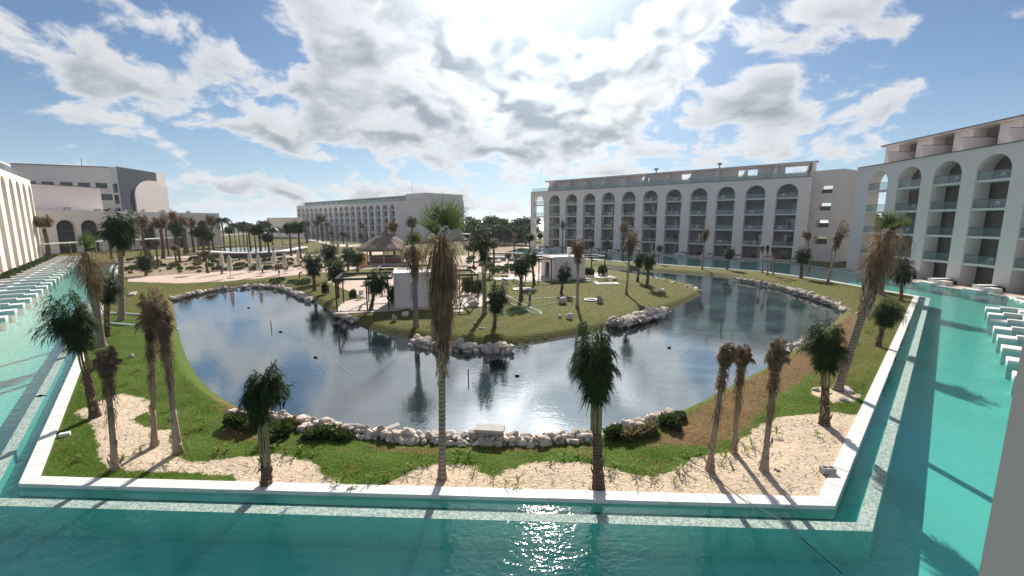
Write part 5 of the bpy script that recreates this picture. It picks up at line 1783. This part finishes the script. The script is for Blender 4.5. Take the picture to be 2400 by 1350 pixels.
number_from_left(TG['trees between the far and the long block'], 'tree in the belt between distant and long block, # from the left')
number_from_left(TG['trees behind the near block'], 'dark tree in the gap behind the near block, # from the left')
number_from_left(TG['trees on the far shore'], 'low tree on the far shore before the sea, # from the left')
# ------------------------------------------------------------------ kiosks
def kiosk(label, u, v, yaw, sx, sy, h, k=1.0):
    b = G(u, v)
    root = empty('kiosk', b, yaw, label, 'kiosk')
    # body with a doorway notch
    w = MB()
    w.box(0, 0, 0, sx, .25, h).box(sx - .25, .252, 0, sx, sy - .252, h).box(0, sy - .25, 0, sx, sy, h)
    w.box(0, .252, 0, .25, sy * .35, h).box(0, sy * .7, 0, .25, sy - .252, h).box(0, sy * .35 + .002, 2.3, .25, sy * .7 - .002, h)
    w.build('wall', M['stucco'], root)
    MB().box(.26, .26, h - .35, sx - .26, sy - .26, h - .12).build('roof', M['white_edge'], root)
    MB().box(sx * .3, -.06, .9, sx * .42, -.004, 2.4).build('shutter', M['grey_metal'], root)
    MB().box(.3, sy * .4, 0, .36, sy * .66, 2.2).build('door', M['door_glass'], root)
    MB().box(-5.2, -1.2, -.2, sx + 4.6, sy + 1.6, .07).build('terrace_floor', M['paving_slab'], root)
    return root
def pergola(root, x0, y0, x1, y1, h, posts):
    pg = empty('pergola'); pg.parent = root
    f = MB()
    f.bar((x0, y0, h), (x1, y0, h), .14, .2).bar((x0, y1, h), (x1, y1, h), .14, .2)
    f.bar((x0, y0 + .08, h), (x0, y1 - .08, h), .14, .2).bar((x1, y0 + .08, h), (x1, y1 - .08, h), .14, .2)
    f.build('beam', M['black_steel'], pg)
    for (x, y) in posts:
        MB().box(x - .06, y - .06, 0.07, x + .06, y + .06, h - .1).build('post', M['black_steel'], pg)
K1 = kiosk('white cube kiosk with black steel pergolas on the peninsula', 925, 724, R(14), 5.0, 4.2, 3.4)
pergola(K1, -5.0, -.4, -.15, 4.0, 3.0, [(-5, -.4), (-2.4, -.4), (-.5, -.4), (-5, 4.0), (-2.6, 4.0)])
pergola(K1, 4.5, .3, 8.0, 4.4, 3.0, [(8.0, .3), (8.0, 4.4), (6.2, .3)])
pergola(K1, -1.5, 4.3, 3.6, 7.5, 3.3, [(-1.5, 7.5), (3.6, 7.5), (1.0, 7.5)])
K2 = kiosk('second white kiosk with black pergola near the far water', 1298, 655, R(20), 5.0, 4.4, 3.2)
pergola(K2, -4.4, -.2, -.15, 3.9, 3.0, [(-4.4, -.2), (-.5, -.2), (-4.4, 3.9), (-2.4, -.2)])
pergola(K2, 5.1, .2, 8.4, 4.0, 3.0, [(8.4, .2), (8.4, 4.0)])
MB().box(3.8, 3.0, 3.2, 4.3, 3.5, 4.3).build('chimney', M['white_edge'], K2)
# things on the terraces
def place(u, v, name, build, mat, label, cat, rz=0.0, z=None, group=None):
    b = G(u, v) if z is None else G(u, v, z)
    mb = MB(); build(mb)
    o = mb.build(name, mat, None, False, b); o.rotation_euler = (0, 0, rz)
    return tag(o, label, cat, group)
def chairb(mb):
    mb.box(0, 0, .42, .5, .5, .47).box(0, .45, .47, .5, .5, .9)
    for x in (0, .45):
        for y in (0, .45): mb.box(x, y, 0, x + .05, y + .05, .42)
for (u, v, l) in [(842, 702, 'white chair at the lakeside corner of the kiosk pergola'), (922, 690, 'white chair against the kiosk wall under the pergola'), (1068, 690, 'white chair on the terrace right of the kiosk')]:
    place(u, v, 'terrace_chair', chairb, M['white_edge'], l, 'chair', .4, .12)
place(900, 690, 'work_table', lambda m: (m.box(0, 0, .72, 1.6, .7, .77), m.box(.05, .05, 0, .1, .1, .72), m.box(1.5, .05, 0, 1.55, .1, .72), m.box(.05, .6, 0, .1, .65, .72), m.box(1.5, .6, 0, 1.55, .65, .72)), M['wood_grey'], 'wooden work table under the kiosk pergola', 'table', .2, .12)
place(850, 668, 'lounge_bed', lambda m: (m.box(0, 0, .15, 3.0, 1.1, .4), m.box(.1, .1, .4, 2.9, 1.0, .55), m.box(0, .9, .4, 3.0, 1.1, .8)), M['white_edge'], 'white lounge bench on the terrace behind the pergola', 'bench', .15, .12)

# ------------------------------------------------------------------ palapa, cabin, umbrellas
b = G(905, 614)
pal = empty('palapa', b, 0, 'round thatched palapa behind the white kiosk', 'palapa')
mb = MB()
seg = 28
prof = [(0.05, 6.2), (.8, 5.7), (2.2, 5.0), (3.8, 4.0), (5.6, 3.0), (6.0, 2.7), (5.8, 2.6), (3.6, 3.5), (.1, 5.4)]
rnd = random.Random(2)
for i in range(seg):
    a = 2 * math.pi * i / seg
    for (r_, z) in prof:
        j = 1 + rnd.uniform(-.03, .03)
        mb.v.append(Vector((r_ * j * math.cos(a), r_ * j * math.sin(a), z + rnd.uniform(-.1, .06))))
n_ = len(prof)
for i in range(seg):
    for k in range(n_ - 1):
        mb.f.append((i * n_ + k, ((i + 1) % seg) * n_ + k, ((i + 1) % seg) * n_ + k + 1, i * n_ + k + 1))
mb.build('thatch_roof', M['thatch'], pal)
for i in range(8):
    a = 2 * math.pi * i / 8 + .2
    MB().tube([(4.6 * math.cos(a), 4.6 * math.sin(a), 0), (4.5 * math.cos(a), 4.5 * math.sin(a), 3.3)], .14, 7).build('post', M['wood_grey'], pal)
mb = MB()
mb.tube([(0, 0, 0), (0, 0, 1.1)], [3.0, 3.0], 20).build('bar_counter', M['brick_red'], pal)
MB().tube([(0, 0, 1.103), (0, 0, 1.2)], [3.2, 3.2], 20).build('counter_top', M['wood_grey'], pal)
cb = empty('wooden_cabin', G(843, 628), .2, 'small orange wooden cabin beside the palapa', 'cabin')
for i in range(4):
    MB().box(i * .26, 0, 0, i * .26 + .25, .05, 2.5).build('plank', M['wood_orange'], cb)
    MB().box(1.05, .06 + i * .26, 0, 1.10, .06 + i * .26 + .25, 2.5).build('plank', M['wood_orange'], cb)
MB().box(-.1, -.1, 2.502, 1.2, 1.2, 2.6).build('roof', M['wood_grey'], cb)
MB().box(.02, .06, 0, 1.04, 1.08, 2.49).build('inner_wall', M['wood_grey'], cb)

umb = None
for i, (u, v, vt, l) in enumerate([(523, 642, 592, 'a'), (541, 652, 598, 'b'), (588, 638, 590, 'c'), (608, 648, 596, 'd'), (645, 634, 588, 'e'), (669, 642, 592, 'f'), (701, 630, 586, 'g'), (756, 624, 580, 'h'), (794, 604, 566, 'i'), (815, 602, 566, 'j')]):
    b = G(u, v); h = P(u, vt, b.y).z - b.z; s = h / 2.9
    names = ['leftmost closed cream umbrella on the promenade', 'second closed umbrella from the left, nearer the lake', 'third closed umbrella from the left on the promenade', 'fourth closed umbrella from the left, nearer the lake',
             'fifth closed umbrella from the left on the promenade', 'sixth closed umbrella from the left, nearer the lake', 'seventh closed umbrella from the left on the promenade', 'closed umbrella half hidden by the lakeside palms',
             'closed umbrella left of the palapa, first of two', 'closed umbrella left of the palapa, second of two']
    r_ = empty('closed_umbrella', b, i * .8, names[i], 'umbrella', 'closed umbrellas by the promenade')
    r_.scale = (s, s, s)
    if umb is None:
        pole = MB().tube([(0, 0, 0), (0, 0, 2.85)], .03, 7).build('pole', M['wood_grey'], r_)
        mb = MB()
        zs = [2.9, 2.75, 2.3, 1.7, 1.2, .95, .8]; rs = [.03, .12, .2, .19, .24, .22, .06]
        seg = 20
        for z, rr in zip(zs, rs):
            for k in range(seg):
                a = 2 * math.pi * k / seg; q = rr * (1 + (.22 if k % 2 else -.18))
                mb.v.append(Vector((q * math.cos(a), q * math.sin(a), z + (.04 if k % 2 else 0))))
        for j in range(len(zs) - 1):
            for k in range(seg):
                k2 = (k + 1) % seg
                mb.f.append((j * seg + k, j * seg + k2, (j + 1) * seg + k2, (j + 1) * seg + k))
        can = mb.build('folded_canopy', M['canvas'], r_, True)
        base = MB().box(-.3, -.3, 0, .3, .3, .08).build('base', M['concrete'], r_)
        umb = (pole, can, base)
    else:
        for nm, s_ in zip(('pole', 'folded_canopy', 'base'), umb): inst(nm, s_, r_)

# raised curved walkway with dark sides and tall steel arches at the far lagoon
mb = MB(); mb2 = MB()
cw_pts = [G(u, v, 1.0) for u, v in [(470, 590), (540, 594), (600, 594), (660, 590), (700, 583), (712, 580)]]
o0 = cw_pts[0].copy(); o0.z = 0
wk = empty('curved_footbridge', o0, 0, 'low curved footbridge with dark sides at the far lagoon', 'footbridge')
for a, b in zip(cw_pts[:-1], cw_pts[1:]):
    mb.bar(a - o0 + Vector((0, 0, .12)), b - o0 + Vector((0, 0, .12)), 2.2, .28)
    mb2.bar(a - o0 - Vector((0, 0, .45)), b - o0 - Vector((0, 0, .45)), 1.8, .8)
mb.build('deck', M['white_edge'], wk); mb2.build('side_beam', M['dark_cap'], wk)
for j, (u0, u1) in enumerate([(636, 664), (648, 684)]):
    Y = 150 - j * 4
    p0, p1 = P(u0, 532 + j, Y), P(u1, 582, Y)
    pts = [Vector((p0.x + (p1.x - p0.x) * math.sin(t), Y, p1.z + (p0.z - p1.z) * math.cos(t))) for t in [math.pi / 2 * k / 12 for k in range(13)]]
    o0 = Vector((p1.x, Y, 0))
    o = MB().tube([p - o0 for p in pts] + [Vector((p1.x, Y, 0)) - o0], .22, 8).build('steel_arch', M['grey_metal'], None, True, o0)
    tag(o, ['taller' , 'outer'][j] + ' curved grey steel arch at the far lagoon', 'arch')

# lagoon pools and paths seen beyond the planting bed
def far_sheet(name, pts, z, mat, label):
    q = [G(u, v, z) for u, v in pts]
    return sheet(name, [p.xy for p in q], z, mat, label)
far_sheet('lagoon_water', [(420, 590), (540, 596), (700, 590), (700, 578), (600, 580), (480, 582)], .09, M['lake_water'], 'small lagoon behind the planting bed')
far_sheet('path', [(720, 562), (790, 578), (880, 578), (880, 574), (790, 572), (735, 560)], .094, M['paving_slab'], 'pale path crossing the far lawn')
far_sheet('pool_water', [(700, 560), (880, 571), (960, 571), (960, 563), (880, 560), (720, 553)], .102, M['pool_water'], 'pale blue pool before the distant block')

# ------------------------------------------------------------------ small things
def tubeobj(name, pts, r, mat, label, cat, group=None, n=6):
    o0 = pts[0].copy()
    o = MB().tube([p - o0 for p in pts], r, n).build(name, mat, None, True, o0)
    return tag(o, label, cat, group)
def gz(u, v, z): return G(u, v, z)
tubeobj('white_pipe', [gz(242, 732, .16), gz(335, 738, .16)], .09, M['white_plastic'], 'white pipe lying on the left lawn, the farther of two', 'pipe')
tubeobj('white_pipe', [gz(232, 755, .16), gz(330, 764, .14), gz(416, 771, .1)], .09, M['white_plastic'], 'white pipe lying on the left lawn, the nearer of two', 'pipe')
# hoses on the peninsula lawn
def hose(label, pts, mat):
    tubeobj('garden_hose', [gz(u, v, .1) for u, v in pts], .03, mat, label, 'hose', 'hoses on the peninsula lawn', 5)
hose('pale hose running from the kiosk towards the worker', [(1112, 668), (1140, 690), (1180, 705), (1225, 722), (1262, 738), (1270, 735), (1258, 727), (1220, 710), (1185, 690)], M['white_plastic'])
hose('green hose looping on the lawn at the foot of the worker', [(1165, 740), (1210, 732), (1240, 722), (1268, 728), (1268, 737), (1250, 738), (1220, 720), (1200, 712)], M['hose_green'])
hose('pale hose crossing the lawn to the upright boulder', [(1185, 695), (1250, 700), (1330, 695), (1400, 703)], M['white_plastic'])
hose('green hose stretched left of the upright boulder', [(1165, 740), (1230, 724), (1310, 708)], M['hose_green'])
# white ring
b = G(1385, 703, .12)
mb = MB(); pts = [Vector((.62 * math.cos(a), .62 * math.sin(a), 0)) for a in [2 * math.pi * k / 24 for k in range(25)]]
mb.tube(pts, .1, 8, False)
tag(mb.build('lawn_ring', M['white_plastic'], None, True, b), 'white ring lying on the lawn beside a boulder', 'ring')
def slab_plate(u, v, w, d, label, rz=.2, hole=False):
    m = MB()
    if hole:
        m.box(0, 0, 0, w, .35, .12).box(0, d - .35, 0, w, d, .12).box(0, .352, 0, .35, d - .352, .12).box(w - .35, .352, 0, w, d - .352, .12)
    else:
        m.box(0, 0, 0, w, d, .12)
    o = m.build('concrete_slab', M['white_edge'], None, False, G(u, v)); o.rotation_euler = (0, 0, rz)
    tag(o, label, 'slab')
slab_plate(1205, 681, 2.4, 1.3, 'white slab frame lying on the lawn behind the worker', .15, True)
slab_plate(1400, 668, 3.0, 1.5, 'white slab frame lying on the lawn right of the far kiosk', .1, True)
slab_plate(1368, 660, 1.9, .35, 'narrow white strip lying on the lawn beside the far kiosk', -.45)
slab_plate(1052, 734, 1.3, .8, 'white plate under the black swing frame', .2)
slab_plate(1078, 702, .9, .4, 'small white plate by the boulders at the kiosk', .1)
slab_plate(138, 1026, .3, .18, 'white flat stone on the front left lawn', .6)
slab_plate(1160, 657, 3.6, 1.8, 'large white panel on the ground between the kiosks', .15)
# black swing frame with a white seat on the plate
sw = empty('garden_swing', G(1066, 728, .17), .3, 'black swing frame with white bar on the lawn by the fan palm', 'swing')
for x in (-.3, .45):
    MB().tube([(x, 0, .02), (x + .1, 0, .5), (x + .3, 0, .95)], .06, 7).build('leg', M['black_steel'], sw, True)
MB().bar((-.25, 0, .1), (.5, 0, .1), .08).build('cross_bar', M['black_steel'], sw)
MB().tube([(-.5, .02, 1.5), (.1, .02, 1.25), (.75, .02, .85)], .06, 7).build('seat_bar', M['white_plastic'], sw, True)
# plank and slab on the front wall
p0, p1 = G(856, 1023, .12), G(936, 994, .42)
m = MB().bar(Vector((0, 0, 0)), p1 - p0, .28, .05)
tag(m.build('plank', M['wood_grey'], None, False, p0), 'grey plank leaning across the near stone wall', 'plank')
p0, p1 = G(1114, 1003, .5), G(1182, 1007, .5)
m = MB().bar(Vector((0, 0, 0)), p1 - p0, .5, .12)
tag(m.build('wall_slab', M['concrete'], None, False, p0), 'flat grey slab lying on top of the near stone wall', 'slab')
# hollow concrete block in the sand
cbk = empty('concrete_block', G(1928, 1112, .07), R(-4), 'hollow concrete block lying on the right sand', 'block')
m = MB()
m.box(0, 0, 0, .42, .035, .2).box(0, .165, 0, .42, .2, .2)
for x in (0, .192, .385): m.box(x, .036, 0, x + .035, .164, .2)
m.box(.0355, .0365, 0.0, .1915, .1635, .06).box(.2275, .0365, 0, .3845, .1635, .06)
m.build('block_shell', M['concrete'], cbk)
# stakes and floats in the lake
for (u, v, vt, l) in [(636, 770, 752, 'black stake standing in the left part of the lake'), (1098, 890, 866, 'black stake standing in the middle of the lake'), (1690, 772, 750, 'black stake standing in the right part of the lake')]:
    b = G(u, v, LAKE_Z); h = P(u, vt, b.y).z - b.z
    o = MB().tube([(0, 0, -.5), (0, 0, h), (0, 0, h + .02)], [.03, .03, .015], 7).build('lake_stake', M['rubber_black'], None, True, b)
    tag(o, l, 'stake')
for (u, v, l) in [(583, 722, 'black float in the far left of the lake'), (658, 778, 'black float right of the left stake'), (740, 838, 'black float in the middle left of the lake'), (1568, 815, 'black round float in the right of the lake'), (1212, 881, 'small dark float right of the middle stake')]:
    b = G(u, v, LAKE_Z)
    o = MB().tube([(0, 0, -.06), (0, 0, .0), (0, 0, .07), (0, 0, .1)], [.08, .13, .12, .05], 10).build('lake_float', M['rubber_black'], None, True, b)
    tag(o, l, 'float')
# seams of the pond liner
for i, (a, b) in enumerate([((690, 780), (765, 875)), ((705, 778), (838, 890)), ((560, 740), (700, 790)), ((1480, 870), (1640, 775)), ((1520, 880), (1700, 765)), ((1640, 775), (1760, 700)), ((720, 850), (745, 880))]):
    p, q = G(*a, -.92), G(*b, -.92)
    o = MB().bar(Vector((0, 0, 0)), q - p, .10, .03).build('liner_seam', M['dark_cap'], None, False, p)
    tag(o, 'straight seam strip on the lake bed, ' + ['left of the pair in the left lake', 'right of the pair in the left lake', 'at the far left', 'left of the pair in the right lake', 'right of the pair in the right lake', 'at the far right', 'short one in the left lake'][i], 'seam')
# bird on the weir, leaf bits, black cable over the pool
bird = empty('white_bird', G(661, 1213, 0.0), .4, 'small white bird standing on the pool weir', 'bird')
m = MB().tube([(-.10, 0, .10), (-.05, 0, .12), (.03, 0, .15), (.09, 0, .19), (.12, 0, .25), (.16, 0, .27), (.21, 0, .26)], [.012, .05, .06, .045, .028, .032, .006], 8)
m.build('body', M['white_plastic'], bird, True)
MB().tube([(0, .02, 0), (0, .02, .12)], .006, 4).tube([(.02, -.02, 0), (.02, -.02, .12)], .006, 4).build('leg', M['rubber_black'], bird)
c0, c1 = G(1610, 1085, .1), G(1745, 1172, .14)
c2, c3 = Vector((7.4, 9.2, .9)), Vector((6.2, 6.5, 2.6))
tubeobj('black_cable', [c0, c0.lerp(c1, .5) + Vector((.1, 0, .02)), c1, G(1830, 1220, .25), G(1975, 1345, .7)], .012, M['rubber_black'], 'thin dark cable running over the right sand and pool', 'cable')
tubeobj('fallen_stick', [G(1722, 1087, .08), G(1746, 1115, .08)], .02, M['white_plastic'], 'pale stick lying on the sand by the dead palms', 'stick')
def leafbit(u, v, label, z=.02, mat='rubber_black', s=.3):
    m = MB(); m.add([(0, 0, 0), (s, .05, .06), (s * 1.4, .18, .0), (s * .4, .16, .05), (0, 0, -.02), (s, .05, .03), (s * 1.4, .18, -.02), (s * .4, .16, .02)], [(0, 1, 2, 3), (7, 6, 5, 4), (0, 4, 5, 1), (1, 5, 6, 2), (2, 6, 7, 3), (3, 7, 4, 0)])
    tag(m.build('fallen_leaf', M[mat], None, False, G(u, v, z)), label, 'leaf')
leafbit(80, 930, 'dark leaf floating in the left arm of the pool', .01)
leafbit(1815, 1107, 'dark husk lying on the sand by the thick dead palm', .09, 'soil', .2)

# ------------------------------------------------------------------ people
def person(label, u, v, hpx, facing, pose, shirt, trousers):
    b = G(u, v); s = (P(u, v - hpx, b.y).z - b.z) / (1.72 if pose != 'bend' else 1.35)
    root = empty('person', b, facing, label, 'person')
    root.scale = (s, s, s)
    J = {}
    def j(n, p, r): J[n] = (Vector(p), r)
    if pose == 'bend':
        j('pelvis', (0, 0, .88), .13); j('chest', (.32, 0, 1.12), .15); j('neck', (.48, 0, 1.2), .06); j('head', (.62, 0, 1.24), .10); j('crown', (.66, 0, 1.30), .07)
        arms = [((.40, .18, 1.12), (.46, .22, .86), (.52, .18, .62), (.53, .17, .53)), ((.40, -.18, 1.12), (.48, -.22, .88), (.56, -.18, .64), (.57, -.17, .55))]
    else:
        j('pelvis', (0, 0, .92), .13); j('chest', (.02, 0, 1.28), .15); j('neck', (.03, 0, 1.47), .06); j('head', (.05, 0, 1.58), .095); j('crown', (.04, 0, 1.68), .07)
        arms = [((.02, .19, 1.38), (.05, .25, 1.12), (.18, .24, .95), (.24, .22, .92)), ((.02, -.19, 1.38), (.0, -.25, 1.12), (.08, -.26, .88), (.1, -.26, .80))]
    stride = .22 if pose == 'walk' else .06
    V, E, RAD, PART = [], [], [], []
    def vtx(p, r, part):
        V.append(Vector(p)); RAD.append(r); PART.append(part); return len(V) - 1
    ip = vtx(*J['pelvis'], 't'); ic = vtx(*J['chest'], 's'); ine = vtx(*J['neck'], 'k'); ih = vtx(*J['head'], 'k'); icr = vtx(*J['crown'], 'h')
    E += [(ip, ic), (ic, ine), (ine, ih), (ih, icr)]
    for a in arms:
        p = ic
        for q, (pt, r, part) in enumerate(zip(a, (.065, .045, .036, .034), ('s', 's', 'k', 'k'))):
            i = vtx(pt, r, part); E.append((p, i)); p = i
    for sg in (1, -1):
        p = ip
        for pt, r, part in (((0, .1 * sg, .82), .10, 't'), ((.05 + stride * sg * .5, .1 * sg, .48), .07, 't'), ((-.02 + stride * sg, .1 * sg, .08), .05, 't'), ((.14 + stride * sg, .11 * sg, .045), .045, 'd')):
            i = vtx(pt, r, part); E.append((p, i)); p = i
    me = bpy.data.meshes.new('body'); me.from_pydata([tuple(x) for x in V], E, []); me.update()
    o = bpy.data.objects.new('body', me); link(o)
    m = o.modifiers.new('skin', 'SKIN')
    if not me.skin_vertices:
        bpy.context.view_layer.objects.active = o
    for i, sv in enumerate(me.skin_vertices[0].data):
        sv.radius = (RAD[i], RAD[i]); sv.use_root = (i == 0)
    o.modifiers.new('sub', 'SUBSURF').levels = 1
    dg = bpy.context.evaluated_depsgraph_get()
    m2 = bpy.data.meshes.new_from_object(o.evaluated_get(dg))
    bpy.data.objects.remove(o)
    mats = ['skin', shirt, trousers, 'rubber_black']
    for q in mats: m2.materials.append(M[q])
    idx = {'k': 0, 's': 1, 't': 2, 'd': 3, 'h': 3}
    for f in m2.polygons:
        c = f.center
        best = min(range(len(V)), key=lambda i: (V[i] - c).length - RAD[i])
        f.material_index = idx[PART[best]]; f.use_smooth = True
    bo = bpy.data.objects.new('body', m2); link(bo, root)
    return root
person('worker in yellow green shirt and dark jeans standing on the peninsula lawn', 1242, 712, 34, R(160), 'stand', 'hivis', 'denim')
person('stooping worker in dark clothes on the promenade edge', 655, 646, 20, R(180), 'bend', 'cloth_dark', 'cloth_grey')
person('walking worker in grey on the promenade', 616, 645, 22, R(200), 'walk', 'cloth_grey', 'cloth_dark')
person('worker in dark clothes beside the leftmost umbrella', 520, 643, 22, R(90), 'stand', 'cloth_dark', 'cloth_dark')
person('stooping worker before the fan of dark palms by the lakeside', 702, 652, 17, R(0), 'bend', 'cloth_dark', 'cloth_dark')
person('stooping worker in red shirt on the terrace of the near block', 2306, 668, 26, R(180), 'bend', 'plastic_red', 'cloth_dark')
bpy.context.view_layer.update()
# ------------------------------------------------------------------ humid sea air
hm, hnt, hout = newmat('haze')
hv_ = nd(hnt, 'ShaderNodeVolumePrincipled', {'Color': (0.80, 0.88, 1.0), 'Density': 0.00016, 'Anisotropy': 0.35})
hnt.links.new(hv_.outputs[0], hout.inputs['Volume'])
hz = MB().box(-1500, -80, -3.2, 1500, 2500, 34.0).build('haze', hm)
tag(hz, 'thin humid haze over the whole resort', kind='stuff')
